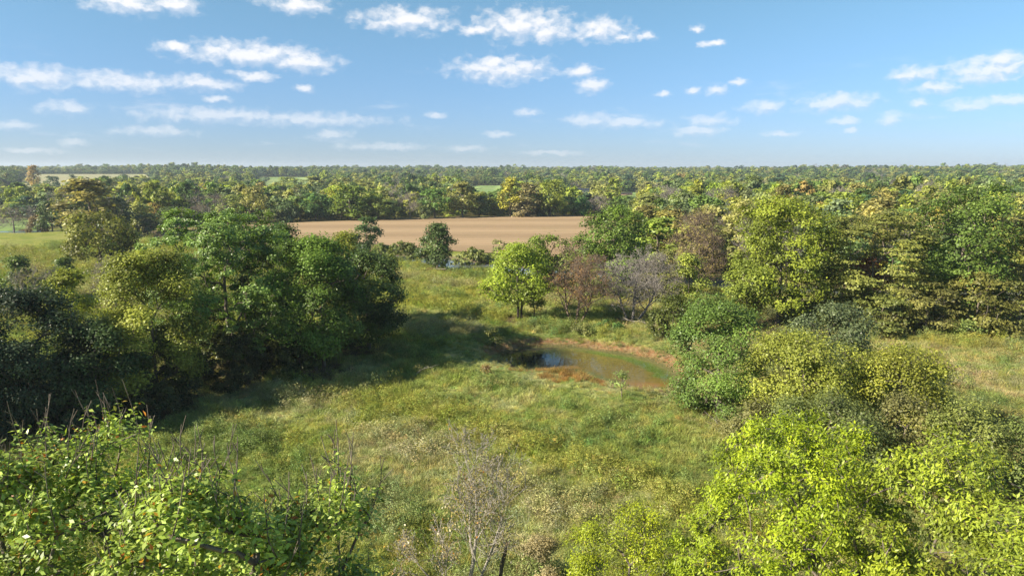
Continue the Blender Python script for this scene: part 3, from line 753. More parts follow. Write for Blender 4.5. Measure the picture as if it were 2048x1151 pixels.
# ---- foreground right
def fg_tree(px, D, ty, Rc, seed, color, label, cbf, **kw):
    kw['full'] = False
    d = px_dir(px, 900); k = D / math.hypot(d.x, d.y); X, Y = d.x * k, d.y * k; z = hz(X, Y); H = ztop(X, Y, ty) - z
    ms = build_tree('foreground_tree', H, Rc, cbf, seed, **kw)
    o = place_tree('foreground_tree', ms, (X, Y, z), 0, color, label)
    LITTER.append((X, Y, Rc * .8)); TREEPOS.append((X, Y, Rc)); return o
fg_tree(1600, 25, 838, 4.3, 70, (0.152, 0.200, 0.012), 'big bright yellow green tree with hanging leaves filling the lower right', .12, clusters=950, per=58, K=54, shape='dome', leaf=.16, aspect=.36, droop=.9, up=.15, spread=(.25, .22), lm=M_bright, trunk_r=.2, lobe=.66)
fg_tree(1955, 24, 862, 4.0, 71, (0.152, 0.190, 0.020), 'paler yellow green tree with hanging leaves in the lower right corner', .12, clusters=760, per=58, K=42, shape='dome', leaf=.16, aspect=.36, droop=.9, up=.15, spread=(.25, .22), lm=M_bright, trunk_r=.2, lobe=.7)
fg_tree(1265, 28, 1015, 2.7, 72, (0.165, 0.20, 0.012), 'lower bright yellow tree at the bottom, left of the big bright tree', .08, clusters=380, per=52, K=22, shape='dome', leaf=.12, aspect=.4, droop=.6, up=.3, spread=(.3, .3), lm=M_bright, trunk_r=.12)
fg_tree(2090, 20, 1010, 2.4, 76, (0.15, 0.19, 0.022), 'leaf mass cut off by the bottom right corner', .12, clusters=260, per=52, K=14, shape='dome', leaf=.15, aspect=.36, droop=.8, up=.2, spread=(.34, .34), lm=M_bright, trunk_r=.12)
# ---- foreground left: broad leaved, with upright shoots and bare tips
def shooty(px, D, ty, Rc, seed, label, clusters, K, color, nshoot, cbf=.45):
    rng = np.random.default_rng(seed)
    d = px_dir(px, 900); k = D / math.hypot(d.x, d.y); X, Y = d.x * k, d.y * k; z = hz(X, Y); H = ztop(X, Y, ty) - z - .5
    P, idx, tone = crown_points(rng, H, Rc, H * cbf, clusters, K, 'round', .9)
    A, PA, rad, ends = skeleton(rng, P, H, H * cbf)
    # upright shoots from the upper outside of the crown
    topk = np.argsort(-(P[:, 2] + rng.normal(size=len(P)) * .7))[:nshoot]
    S0 = []; S1 = []; RA = []; LP = []; LT = []
    for e in topk:
        p = P[e].copy(); L = rng.uniform(.45, 1.35); dd = unit(np.array([*(p[:2] * .10), 1.0]) + rng.normal(size=3) * .22); m = 5; q = p
        for s_ in range(m):
            dd = unit(dd + rng.normal(size=3) * .09 + np.array([0, 0, .05])); q2 = q + dd * L / m
            S0.append(q); S1.append(q2); RA.append(.013 * (1 - s_ / m * .55))
            if s_ < 3:
                for _ in range(7): LP.append(q + (q2 - q) * rng.uniform() + rng.normal(size=3) * .06); LT.append(rng.uniform(.3, 1))
            if s_ in (1, 2, 3) and rng.uniform() < .6:
                d3 = unit(dd + rng.normal(size=3) * .4); S0.append(q2); S1.append(q2 + d3 * rng.uniform(.15, .4)); RA.append(.008)
            q = q2
    S0 = np.array(S0); S1 = np.array(S1); RA = np.array(RA)
    wm = wood_mesh('foreground_trunk', A, PA, rad, .17, M_bark, 0, extra=(S0, S1, RA, RA * .75, 4))
    per = 46
    cm = leaf_mesh('foreground_crown', P, tone, rng, per, .125, M_front, (.25, .23), .44, .35, .7, fold=True, idx=idx)
    sm = leaf_mesh('shoot_leaves', np.array(LP), np.array(LT), rng, 1, .11, M_front, (.03, .03), .5, .4, .2, fold=True)
    o = place_tree('foreground_tree', (cm, wm, sm), (X, Y, z), 0, color, label)
    LITTER.append((X, Y, Rc * .8)); TREEPOS.append((X, Y, Rc)); return o, np.array(LP)
FG = [o for o in COL.objects if o.name.startswith('foreground_tree') and o.type == 'EMPTY'][:2]
shooty_trees = [
 shooty(120, 14.6, 798, 2.6, 73, 'broad leaved green tree in the lower left corner with bare upright shoots on top', 540, 30, (0.19, 0.255, 0.048), 60),
 shooty(-90, 14.8, 825, 2.0, 77, 'green leafy tree cut by the left edge in the lower corner', 360, 18, (0.18, 0.24, 0.05), 26),
 shooty(375, 11.2, 855, 1.65, 74, 'broad leaved green treetop at bottom left, between two leafy neighbours', 380, 24, (0.195, 0.26, 0.048), 44),
 shooty(590, 11.4, 915, 1.3, 75, 'smaller leafy treetop with orange leaves at the bottom, right of the left corner trees', 290, 17, (0.20, 0.26, 0.052), 34)]
# separate nearest leaves of the corner tree
def leaf_pieces(tr, pts, seed, count, pr=(.06, .16, .78)):
    rng = np.random.default_rng(seed); mats = []
    for nm, c_ in (('orange_leaf', (0.42, 0.19, 0.03)), ('yellow_leaf', (0.34, 0.33, 0.04)), ('green_leaf', (0.14, 0.21, 0.03))):
        m, n, out = make_mat(nm); g = n.new('ShaderNodeObjectInfo')
        b = principled(n, None, n.mix(g.outputs['Random'], c_, tuple(v * .6 for v in c_)), .4, .4)
        tr_ = n.new('ShaderNodeBsdfTranslucent'); tr_.inputs[0].default_value = (*c_, 1); mx = n.new('ShaderNodeMixShader'); mx.inputs[0].default_value = .3
        n.l.new(b.outputs[0], mx.inputs[1]); n.l.new(tr_.outputs[0], mx.inputs[2]); n.l.new(mx.outputs[0], out.inputs[0]); mats.append(m)
    ms = []
    for m in mats:
        V = np.array([[0, 0, 0], [.025, .03, .012], [.03, .07, .008], [0, .12, -.01], [-.03, .07, .008], [-.025, .03, .012], [0, .035, 0], [0, .08, -.004]])
        me = mesh_np('leaf', V, [np.array([[0, 1, 6], [0, 6, 5], [2, 3, 7], [7, 3, 4]]), np.array([[1, 2, 7, 6], [6, 7, 4, 5]])]); me.materials.append(m); ms.append(me)
    for p in pts[rng.choice(len(pts), min(count, len(pts)), replace=False)]:
        o = bpy.data.objects.new('leaf', ms[rng.choice(3, p=pr)]); COL.objects.link(o); o.parent = tr
        o.location = p + rng.normal(size=3) * .05; o.rotation_euler = (rng.uniform(-2.2, .6), rng.uniform(-.8, .8), rng.uniform(0, 6.28)); s_ = rng.uniform(.7, 1.15); o.scale = (s_, s_, s_)
for k, t_ in enumerate(FG):
    cm_ = [c for c in t_.children if c.name.startswith('crown')][0].data; co = np.zeros(len(cm_.vertices) * 3, np.float32); cm_.vertices.foreach_get('co', co); co = co.reshape(-1, 3)
    f_ = co[(co[:, 1] < -.5) & (co[:, 2] > co[:, 2].max() * .55)]; r_ = np.hypot(f_[:, 0], f_[:, 1]); f_ = f_[(r_ > np.percentile(r_, 70)) | (f_[:, 2] > np.percentile(f_[:, 2], 90))]
    leaf_pieces(t_, f_, 190 + k, 240, (.02, .45, .53))
for k, (t_, pts) in enumerate(shooty_trees): leaf_pieces(t_, pts, 90 + k, [280, 90, 200, 150][k])

# ---- foreground bare tree
def fg_bare():
    rng = np.random.default_rng(81)
    d = px_dir(925, 900); D = 21.0; k = D / math.hypot(d.x, d.y); X, Y = d.x * k, d.y * k; z = hz(X, Y); H = ztop(X, Y, 868) - z
    Hc = 6.0; z0 = H - Hc
    cm, wm, lm_ = bare_build('bare_tree', Hc, 2.3, 83, ((-.1, 0, -1.0, .05, .62), (0, .1, -.08, .05, 1.0), (.12, 0, .42, -.05, .82)), M_pale, M_front, leaf=.08, nleaf=900, minw=.0085, r0=.085, levels=4, kids=(7, 6, 4, 3), spreadv=.72, up=.2, first=.22)
    for m_ in (cm, wm, lm_): m_.transform(Matrix.Translation((0, 0, z0)))
    bmt = bmesh.new(); bmt.from_mesh(wm); pp = np.array([[.1, 0, -.1], [.02, .05, z0 * .35], [-.08, 0, z0 * .7], [0, 0, z0 + .15]]); rd = np.array([.2, .16, .14, .12])
    V, Fq = tubes([(pp[:-1], pp[1:], rd[:-1], rd[1:], 9)]); vs = [bmt.verts.new(v) for v in V]
    for f_ in Fq: bmt.faces.new([vs[q] for q in f_])
    bmt.to_mesh(wm); bmt.free(); ms = (cm, wm, lm_)
    o = place_tree('bare_tree', ms, (X, Y, z), 0, (0.16, 0.135, 0.05), 'pale branched nearly leafless tree at the bottom middle', crown_name='twigs')
    # broken snag
    d = px_dir(1010, 900); D = 21.5; k = D / math.hypot(d.x, d.y); X, Y = d.x * k, d.y * k; z = hz(X, Y)
    ztp = ztop(X, Y, 1088) - z
    pts = np.array([[-.5, 0, -.1], [-.42, 0, 1.5], [-.36, .05, 3.2], [-.2, .05, ztp - 1.6], [-.12, .03, ztp - .8], [.06, 0, ztp]]); r = np.array([.11, .1, .09, .075, .07, .055])
    V, Fq = tubes([(pts[:-1], pts[1:], r[:-1], r[1:], 8)])
    o = bpy.data.objects.new('broken_snag', None); COL.objects.link(o); o.location = (X, Y, z); tag(o, 'broken off dead stem with a pale splintered end at the bottom', 'dead stem')
    m = mesh_np('snag_stem', V, [Fq], smooth=True); link('stem', m, M_dark_bark, o)
    sp_v = []; 
    for q in range(6):
        an = q * 1.05; b0 = pts[-1] + np.array([math.cos(an) * .03, math.sin(an) * .03, -.03]); sp_v.append((b0, b0 + np.array([math.cos(an) * .03 + .05, math.sin(an) * .03, rng.uniform(.08, .22)])))
    a_ = np.array([s[0] for s in sp_v]); b_ = np.array([s[1] for s in sp_v]); V, Fq = tubes([(a_, b_, np.full(6, .035), np.full(6, .006), 4)])
    ms, n, out = make_mat('split_wood'); principled(n, out, (0.55, 0.40, 0.26), .8, .2)
    link('splinters', mesh_np('splinters', V, [Fq]), ms, o)
    b_in = np.array([[-.36, .05, 3.2]]); 
fg_bare()

# ---- small things in the meadow
for k, (a, b, c_, d_, col, lab, nm, cf) in enumerate([
  (990, 688, 655, 34, (0.16, 0.17, 0.05), 'small pale green bush left of the pond in the tree shadow', 'bush', .1),
  (1243, 800, 738, 44, (0.14, 0.19, 0.05), 'thin sapling with light green leaf sprays before the pond', 'sapling', .35),
  (1215, 662, 640, 60, (0.06, 0.11, 0.03), 'low dark green bush on the dam behind the pond', 'bush', .0),
  (1165, 668, 645, 50, (0.12, 0.13, 0.045), 'low olive bramble at the foot of the brown leafless tree', 'bush', .0),
  (975, 745, 728, 20, (0.20, 0.13, 0.05), 'small tan weed on the pond bank', 'weed_plant', .1),
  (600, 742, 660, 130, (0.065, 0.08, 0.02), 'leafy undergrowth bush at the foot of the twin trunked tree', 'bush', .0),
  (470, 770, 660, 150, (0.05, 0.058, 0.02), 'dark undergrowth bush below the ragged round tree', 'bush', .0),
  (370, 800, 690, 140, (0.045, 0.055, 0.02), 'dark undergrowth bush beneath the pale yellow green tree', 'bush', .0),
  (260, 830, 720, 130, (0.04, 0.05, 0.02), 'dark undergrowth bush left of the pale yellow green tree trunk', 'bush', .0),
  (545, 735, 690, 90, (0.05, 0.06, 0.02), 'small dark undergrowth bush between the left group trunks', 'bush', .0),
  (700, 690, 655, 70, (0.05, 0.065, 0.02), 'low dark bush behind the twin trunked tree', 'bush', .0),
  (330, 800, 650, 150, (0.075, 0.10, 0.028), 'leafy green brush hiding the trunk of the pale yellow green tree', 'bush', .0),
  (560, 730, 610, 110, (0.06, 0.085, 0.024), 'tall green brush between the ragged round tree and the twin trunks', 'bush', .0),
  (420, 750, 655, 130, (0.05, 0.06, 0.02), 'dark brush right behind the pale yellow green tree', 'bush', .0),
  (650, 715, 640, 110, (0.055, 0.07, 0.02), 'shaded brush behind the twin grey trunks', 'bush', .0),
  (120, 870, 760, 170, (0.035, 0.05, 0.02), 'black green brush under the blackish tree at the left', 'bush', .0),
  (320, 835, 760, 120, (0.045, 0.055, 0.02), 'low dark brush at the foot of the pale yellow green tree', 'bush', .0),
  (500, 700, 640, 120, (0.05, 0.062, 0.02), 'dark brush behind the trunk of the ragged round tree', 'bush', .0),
  (1185, 592, 545, 95, (0.13, 0.15, 0.04), 'olive bush in the gap behind the brown leafless tree', 'bush', .0),
  (1300, 602, 548, 90, (0.12, 0.125, 0.045), 'dull olive bush behind the silver grey leafless tree', 'bush', .0),
  (1235, 572, 540, 60, (0.14, 0.165, 0.04), 'small yellowish bush by the river between the two leafless trees', 'bush', .0),
  (805, 512, 480, 85, (0.105, 0.125, 0.036), 'olive green riverside bush left of the pyramid shaped tree', 'bush', .0),
  (762, 509, 484, 50, (0.12, 0.15, 0.045), 'pale green riverside bush at the left end of the bushes before the field', 'bush', .0),
  (945, 520, 494, 85, (0.12, 0.14, 0.045), 'light olive riverside bush right of the pyramid shaped tree', 'bush', .0),
  (1000, 530, 478, 50, (0.13, 0.15, 0.05), 'pale young tree by the river left of the bright green tree', 'sapling', .2),
  (450, 520, 470, 90, (0.07, 0.09, 0.03), 'dull green riverside tree behind the ragged round tree', 'bush', .1),
  (620, 530, 470, 90, (0.13, 0.14, 0.035), 'yellow green riverside treetop by the ploughed field corner', 'bush', .1),
  (680, 530, 472, 90, (0.12, 0.13, 0.035), 'yellow green riverside treetop before the small rounded field tree', 'bush', .1),
  (1140, 545, 497, 60, (0.12, 0.13, 0.04), 'olive riverside bush behind the brown leafless tree', 'bush', .0),
  (1085, 1165, 1072, 110, (0.20, 0.17, 0.09), 'pinkish brown fading bush at the bottom beside the snag', 'bush', .0)]):
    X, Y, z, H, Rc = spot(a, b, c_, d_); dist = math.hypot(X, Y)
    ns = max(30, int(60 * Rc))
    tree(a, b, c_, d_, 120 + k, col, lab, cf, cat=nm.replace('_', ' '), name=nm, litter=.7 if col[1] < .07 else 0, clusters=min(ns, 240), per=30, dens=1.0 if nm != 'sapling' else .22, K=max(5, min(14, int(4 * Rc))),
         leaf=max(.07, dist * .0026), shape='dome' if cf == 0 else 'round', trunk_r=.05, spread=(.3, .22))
# dead twigs, logs, brush piles
def dead_branch(px, py, L, seed, label, name='fallen_branch', up=.35, r=.05, mat=None, nb=6, zoff=0):
    rng = np.random.default_rng(seed); g = uray(px, py); X, Y = g[0], g[1]; z = hz(X, Y) + zoff
    an = rng.uniform(-.6, .6) + (math.pi if rng.uniform() < .5 else 0)
    P0 = []; P1 = []; R0 = []; R1 = []; p = np.array([0, 0, .05]); d = np.array([math.cos(an), math.sin(an) * .5, up]); m = 6
    for k in range(m):
        d = unit(d + rng.normal(size=3) * .15); q = p + d * L / m; q[2] = max(q[2], .05)
        P0.append(p); P1.append(q); R0.append(r * (1 - k / m * .6)); R1.append(r * (1 - (k + 1) / m * .6))
        for _ in range(nb // 3 + 1):
            e = unit(d + rng.normal(size=3) * .6 + np.array([0, 0, .3])); l2 = L * rng.uniform(.15, .35); P0.append(q); P1.append(q + e * l2); R0.append(r * .35); R1.append(r * .12)
        p = q
    V, Fq = tubes([(np.array(P0), np.array(P1), np.array(R0), np.array(R1), 5)])
    o = link(name, mesh_np(name, V, [Fq], smooth=True), mat or M_pale, loc=(X, Y, z)); tag(o, label, 'branch'); return o
dead_branch(1315, 655, 4.5, 3, 'pale bent dead branch lying on the dam behind the pond', up=.25, nb=3)
dead_branch(1300, 640, 4.0, 4, 'grey dead limb below the silver grey leafless tree', up=.3, nb=6)
dead_branch(830, 752, 2.2, 5, 'small forked dead weed stem standing in the tree shadow', 'dead_stem', up=1.5, r=.025, nb=4)
dead_branch(930, 541, 5.5, 6, 'whitish driftwood log on the river bank', 'driftwood_log', up=.04, r=.17, nb=2, zoff=.2)
dead_branch(912, 538, 4.0, 7, 'shorter whitish driftwood log behind the longer one', 'driftwood_log', up=.1, r=.13, nb=2, zoff=.2)
for k, (a, b, nn_, rad_, lab) in enumerate([(1490, 852, 90, 2.0, 'grey brush pile of dead twigs left of the grey green tree'), (625, 752, 60, 1.7, 'brown brush pile at the foot of the twin trunks'), (1120, 655, 50, 1.6, 'brown twig heap under the brown leafless tree')]):
    rng = np.random.default_rng(200 + k); g = uray(a, b); X, Y = g[0], g[1]; z = hz(X, Y)
    p0 = rng.normal(size=(nn_, 3)) * np.array([rad_ * .5, rad_ * .4, 0]) + np.array([0, 0, .05]); p0[:, 2] += rng.uniform(0, .35, nn_)
    d = unit(rng.normal(size=(nn_, 3)) * np.array([1, 1, .35]) + np.array([0, 0, .25])); p1 = p0 + d * rng.uniform(.6, 1.8, nn_)[:, None]
    p1[:, 2] = np.maximum(p1[:, 2], .03)
    V, Fq = tubes([(p0, p1, np.full(nn_, .02), np.full(nn_, .008), 4)])
    tag(link('brush_pile', mesh_np('brush_pile', V, [Fq]), M_greytwig if k == 0 else M_brownbark, loc=(X, Y, z)), lab, 'brush pile')

# ------------------------------------------------------------------ shared far tree shapes
def proto(seed, kind):
    if kind == 'round': return build_tree('far_round', 10, 4.2, .18, seed, dens=1.0, leaf=.62, K=14, minr=.04)
    if kind == 'tall': return build_tree('far_tall', 13, 3.6, .18, seed, dens=1.0, leaf=.62, K=15, shape='tall', minr=.04)
    if kind == 'dome': return build_tree('far_dome', 8, 4.2, .02, seed, dens=1.0, leaf=.6, K=12, shape='dome', minr=.04)
    if kind == 'cone': return build_tree('far_cone', 9, 2.6, .04, seed, dens=1.0, leaf=.5, K=11, shape='cone', minr=.04)
    if kind == 'bare': return build_tree('far_bare', 10, 4.0, .2, seed, clusters=150, per=1, leaf=.4, K=12, bare=True, twig=5, bm=M_greytwig, twl=1.5, twr=.028, tup=.7)
PROT = {k: [proto(300 + i * 10 + j, k) for j in range(4 if k in ('round', 'tall') else 2)] for i, k in enumerate(('round', 'tall', 'dome', 'cone', 'bare'))}
DIM = {'round': (10, 4.2), 'tall': (13, 3.6), 'dome': (8, 4.2), 'cone': (9, 2.6), 'bare': (10, 4.0)}
rngF = np.random.default_rng(5)
def far_tree(px, by, ty, wpx, kind, color, label, group=None, name=None, cat='tree'):
    X, Y, z, H, Rc = spot(px, by, ty, wpx)
    h0, r0 = DIM[kind]; ms = PROT[kind][rngF.integers(len(PROT[kind]))]
    nm = name or {'round': 'broadleaf_tree', 'tall': 'tall_tree', 'dome': 'bushy_tree', 'cone': 'cedar_tree', 'bare': 'bare_tree'}[kind]
    TREEPOS.append((X, Y, Rc))
    return place_tree(nm, ms, (X, Y, z), rngF.uniform(0, 6.28), color, label, cat, group, (Rc / r0, Rc / r0, H / h0), 'twigs' if kind == 'bare' else 'crown')
FAR = [
 # behind the ploughed field, left to right
 (600,441,392,60,'round',(0.085,0.125,0.03),'mid green tree behind the left corner of the ploughed field'),
 (632,441,385,62,'round',(0.055,0.10,0.028),'dark green shade tree behind the ploughed field with visible trunk'),
 (578,444,402,50,'dome',(0.05,0.075,0.03),'dark bushy tree at the far left corner of the ploughed field'),
 (700,441,368,74,'round',(0.075,0.105,0.018),'large yellow topped dark tree behind the ploughed field'),
 (682,436,372,48,'round',(0.22,0.22,0.022),'yellow treetop over the large dark tree behind the ploughed field'),
 (668,441,404,36,'round',(0.05,0.08,0.025),'small dark tree left of the yellow topped tree'),
 (757,440,391,62,'round',(0.085,0.11,0.024),'green tree right of the yellow topped tree'),
 (790,439,400,45,'round',(0.055,0.08,0.024),'dark tree right of the green one behind the ploughed field'),
 (820,438,388,48,'bare',(0.15,0.14,0.07),'grey leafless tree behind the ploughed field'),
 (870,437,376,62,'round',(0.07,0.12,0.03),'bright mid green tree over the ploughed field edge'),
 (846,438,400,40,'dome',(0.11,0.13,0.05),'pale green bush tree over the ploughed field edge'),
 (925,435,364,66,'tall',(0.135,0.135,0.045),'tall olive tree with pale stems behind the ploughed field'),
 (958,434,392,46,'round',(0.06,0.085,0.028),'dark green tree right of the tall olive tree'),
 (988,433,405,40,'dome',(0.13,0.14,0.045),'olive bush tree at the middle of the field edge'),
 (1020,434,355,50,'tall',(0.17,0.165,0.026),'tall yellowish tree over the middle of the field edge'),
 (1055,434,366,60,'tall',(0.15,0.135,0.06),'tan coloured tall tree right of the yellowish one'),
 (1050,434,402,50,'dome',(0.15,0.13,0.07),'low tan bushy tree at the field edge'),
 (1100,433,360,62,'round',(0.14,0.165,0.03),'yellow green round tree behind the field'),
 (1085,433,400,44,'dome',(0.06,0.075,0.025),'low dark bushy tree at the field edge'),
 (1128,432,392,52,'round',(0.08,0.12,0.035),'fresh green low tree at the right of the field edge'),
 (1165,431,395,44,'dome',(0.06,0.12,0.03),'bright green bush tree at the right end of the field edge'),
 (1200,430,392,50,'bare',(0.15,0.12,0.08),'greyish leafless tree right of the field edge'),
 (1068,390,357,36,'round',(0.15,0.06,0.06),'dark red tree in the woods behind the ploughed field'),
 # left woods
 (185,470,357,120,'tall',(0.145,0.13,0.042),'large brownish olive sycamore in the left woods'),
 (235,465,393,66,'round',(0.035,0.055,0.028),'very dark green tree right of the large sycamore'),
 (315,430,370,52,'tall',(0.21,0.20,0.026),'bright yellow tree in the left woods'),
 (312,452,406,44,'dome',(0.17,0.13,0.04),'ochre bushy tree below the bright yellow tree'),
 (105,459,402,48,'round',(0.055,0.078,0.03),'dark green tree by the left stretch of river'),
 (28,459,412,88,'bare',(0.16,0.13,0.08),'wide grey leafless tree standing in the green pasture at the far left'),
 (75,460,430,36,'dome',(0.14,0.11,0.06),'reddish brown riverside bush at the left'),
 (60,440,392,60,'round',(0.035,0.065,0.03),'dark green tree behind the wide leafless tree'),
 (15,425,378,60,'round',(0.05,0.08,0.03),'dark rounded tree at the far left edge of the woods'),
 (30,440,404,60,'tall',(0.15,0.175,0.04),'pale green tree above the wide leafless tree'),
 (295,462,425,56,'round',(0.065,0.088,0.036),'rounded grey green tree by the river at the left'),
 (372,462,415,66,'round',(0.065,0.08,0.028),'dark olive tree by the river right of the rounded grey green one'),
 (340,455,412,46,'round',(0.055,0.075,0.03),'dark tree between the river trees at the left'),
 (95,398,388,40,'dome',(0.20,0.14,0.05),'small orange bushy tree by the low pasture'),
 (108,386,351,28,'round',(0.045,0.07,0.035),'dark round tree before the far hay field, left one'),
 (148,386,349,26,'cone',(0.045,0.07,0.035),'dark pointed tree before the far hay field'),
 (70,384,330,24,'tall',(0.19,0.13,0.045),'tall orange brown tree on the hill left of the hay field'),
 (250,380,349,40,'cone',(0.05,0.075,0.045),'blue green spreading tree at the right end of the hay field'),
 (268,384,358,32,'bare',(0.15,0.1,0.08),'brown leafless tree below the hay field'),
 (533,364,353,14,'round',(0.045,0.075,0.035),'lone small dark tree in the middle pasture'),
 (583,392,354,56,'round',(0.125,0.15,0.03),'yellow green tree right of the middle pasture'),
 (630,400,352,60,'tall',(0.12,0.13,0.035),'olive tall tree behind the field, right of middle pasture'),
 (465,420,362,80,'tall',(0.115,0.14,0.030),'broad yellow green tree in the middle of the left woods'),
 (415,420,366,66,'round',(0.15,0.125,0.035),'orange tinted tree in the middle of the left woods'),
 (420,450,392,70,'bare',(0.14,0.11,0.07),'grey brown leafless tree in the left woods'),
 (505,432,394,60,'round',(0.15,0.17,0.026),'low yellow tree above the ragged round tree top'),
 (540,430,378,60,'tall',(0.055,0.09,0.028),'dark tall tree in the woods left of the ploughed field'),
 (356,425,385,50,'round',(0.05,0.08,0.03),'dark green tree beside the bright yellow tree'),
 (550,446,418,60,'dome',(0.12,0.14,0.06),'grey green bushy tree near the ploughed field corner'),
 # right woods
 (1210,410,378,60,'round',(0.12,0.135,0.035),'olive tree near the farmhouse'),
 (1292,412,362,40,'tall',(0.12,0.12,0.05),'tall sparse tree right of the farmhouse clearing'),
 (1255,384,349,30,'cone',(0.04,0.075,0.045),'dark blue green pointed tree behind the farmhouse'),
 (1345,425,385,70,'round',(0.15,0.14,0.055),'pale tan tree in the right woods'),
 (1390,420,382,50,'dome',(0.075,0.12,0.03),'bright green bushy tree in the right woods'),
 (1440,430,392,60,'round',(0.16,0.145,0.06),'tan tree near the right end of the ploughed field'),
 (1505,430,352,50,'tall',(0.085,0.11,0.03),'tall ivy covered column tree in the right woods'),
 (1550,392,355,44,'tall',(0.045,0.08,0.04),'dark conical tree in the right woods above the tall ragged tree'),
 (1660,450,398,50,'round',(0.05,0.085,0.035),'dark tree between the tall ragged tree and feathery tree'),
 (1645,395,360,60,'tall',(0.13,0.125,0.045),'brownish tall tree in the woods near the right pasture'),
 (1612,430,370,60,'round',(0.125,0.13,0.045),'olive tree behind the tall ragged tree, to its right'),
]
for t_ in FAR: far_tree(*t_[:5], tuple(v * 1.25 for v in t_[5]), *t_[6:])

# ---- farmhouse and barn far off
def building(px, py, wm, dm, hm, rot, wall, roofc, label, name, ridge=1.6):
    g = uray(px, py); X, Y = g[0], g[1]; z = hz(X, Y)
    o = bpy.data.objects.new(name, None); COL.objects.link(o); o.location = (X, Y, z); o.rotation_euler = (0, 0, rot); tag(o, label, 'building')
    a, b = wm / 2, dm / 2
    mw, n, out = make_mat('painted_siding'); principled(n, out, wall, .7, .3)
    mr, n, out = make_mat('roof_sheet'); principled(n, out, roofc, .6, .3)
    md, n, out = make_mat('dark_glass'); principled(n, out, (0.03, 0.035, 0.04), .15, .5)
    V = np.array([[-a, -b, -1], [a, -b, -1], [a, b, -1], [-a, b, -1], [-a, -b, hm], [a, -b, hm], [a, b, hm], [-a, b, hm], [-a, 0, hm + ridge], [a, 0, hm + ridge]], float)
    link('wall', mesh_np('wall', V, [np.array([[0, 1, 5, 4], [2, 3, 7, 6]]), np.array([[1, 2, 6, 9, 5], [3, 0, 4, 8, 7]])]), mw, o)
    e = .5; k = ridge / b; zz = hm - e * k + .06
    V = []; Fc = []
    for s_ in (-1, 1):
        b0 = len(V); V += [[-a - e, s_ * (b + e), zz], [a + e, s_ * (b + e), zz], [a + e, 0, hm + ridge + .06], [-a - e, 0, hm + ridge + .06]]
        V += [[v[0], v[1], v[2] + .12] for v in V[b0:b0 + 4]]
        Fc += [[b0, b0 + 1, b0 + 2, b0 + 3], [b0 + 4, b0 + 5, b0 + 6, b0 + 7], [b0, b0 + 1, b0 + 5, b0 + 4], [b0, b0 + 3, b0 + 7, b0 + 4], [b0 + 1, b0 + 2, b0 + 6, b0 + 5]]
    link('roof', mesh_np('roof', np.array(V), [np.array(Fc)]), mr, o)
    for q in range(3):
        x0 = -a + wm * (.2 + .3 * q); V = [[x0 - .6, -b - .05, .9], [x0 + .6, -b - .05, .9], [x0 + .6, -b - .05, 2.1], [x0 - .6, -b - .05, 2.1], [x0 - .6, -b + .02, .9], [x0 + .6, -b + .02, .9], [x0 + .6, -b + .02, 2.1], [x0 - .6, -b + .02, 2.1]]
        link('window', mesh_np('window', np.array(V), [np.array([[0, 1, 2, 3], [0, 4, 5, 1], [2, 6, 7, 3], [1, 5, 6, 2], [0, 3, 7, 4]])]), md, o)
building(1166, 386, 17, 9, 2.7, .15, (0.55, 0.5, 0.45), (0.42, 0.26, 0.2), 'low farmhouse with reddish roof behind the trees beyond the field', 'farmhouse')
building(1246, 391, 15, 6, 1.6, -.1, (0.45, 0.25, 0.2), (0.4, 0.2, 0.15), 'long low reddish shed right of the farmhouse', 'farm_shed', .9)
building(1686, 359, 16, 10, 4, .4, (0.6, 0.55, 0.48), (0.5, 0.45, 0.38), 'pale barn on the far hill at the right', 'barn', 2.6)
building(652, 433, 9, 6, 2.6, .1, (0.7, 0.65, 0.6), (0.6, 0.5, 0.45), 'small white cottage glimpsed between the trees behind the ploughed field', 'cottage', 1.4)

# ------------------------------------------------------------------ woods: scattered trees
def in_open(X, Y, pad=4.0):
    bad = np.zeros(X.shape, bool)
    for nm, lab, poly in OPEN:
        lo = poly.min(0) - 20; hi = poly.max(0) + 20; m = (X > lo[0]) & (X < hi[0]) & (Y > lo[1]) & (Y < hi[1])
        if m.any(): t = bad[m]; t |= sdist(X[m], Y[m], poly) < pad; bad[m] = t
    return bad
def pix(X, Y, Z):
    dz = Z - CAMZ; f_ = math.cos(PITCH) * Y - math.sin(PITCH) * dz; u_ = math.sin(PITCH) * Y + math.cos(PITCH) * dz
    return 1024 + F * X / f_, 575.5 - F * u_ / f_
def scatter(r0, r1, spacing, seed, ang=44):
    rng = np.random.default_rng(seed); out_ = []
    r = r0
    while r < r1:
        da = spacing / r; n_ = int(2 * R(ang) / da)
        a_ = -R(ang) + (np.arange(n_) + rng.uniform(-.45, .45, n_)) * da; q = r + rng.uniform(-.45, .45, n_) * spacing
        out_.append(np.stack([q * np.sin(a_), q * np.cos(a_)], 1)); r += spacing * .9
    return np.concatenate(out_), rng
PTS = []
for r0, r1, sp_m, sd_ in ((118, 420, 8.6, 1), (420, 900, 11.0, 2), (900, 1700, 13, 3), (1700, 3200, 22, 4), (3200, 4800, 40, 6)):
    P_, _ = scatter(r0, r1, sp_m, sd_); PTS.append(np.c_[P_, np.full(len(P_), sp_m)])
PTS = np.concatenate(PTS); X, Y = PTS[:, 0], PTS[:, 1]
zz = hbase(X, Y); PX, PY = pix(X, Y, zz)
ok = ~in_open(X, Y) & (sdist(X, Y, BROWN) > 6) & (ldist(X, Y, RIVER) > 9.5)
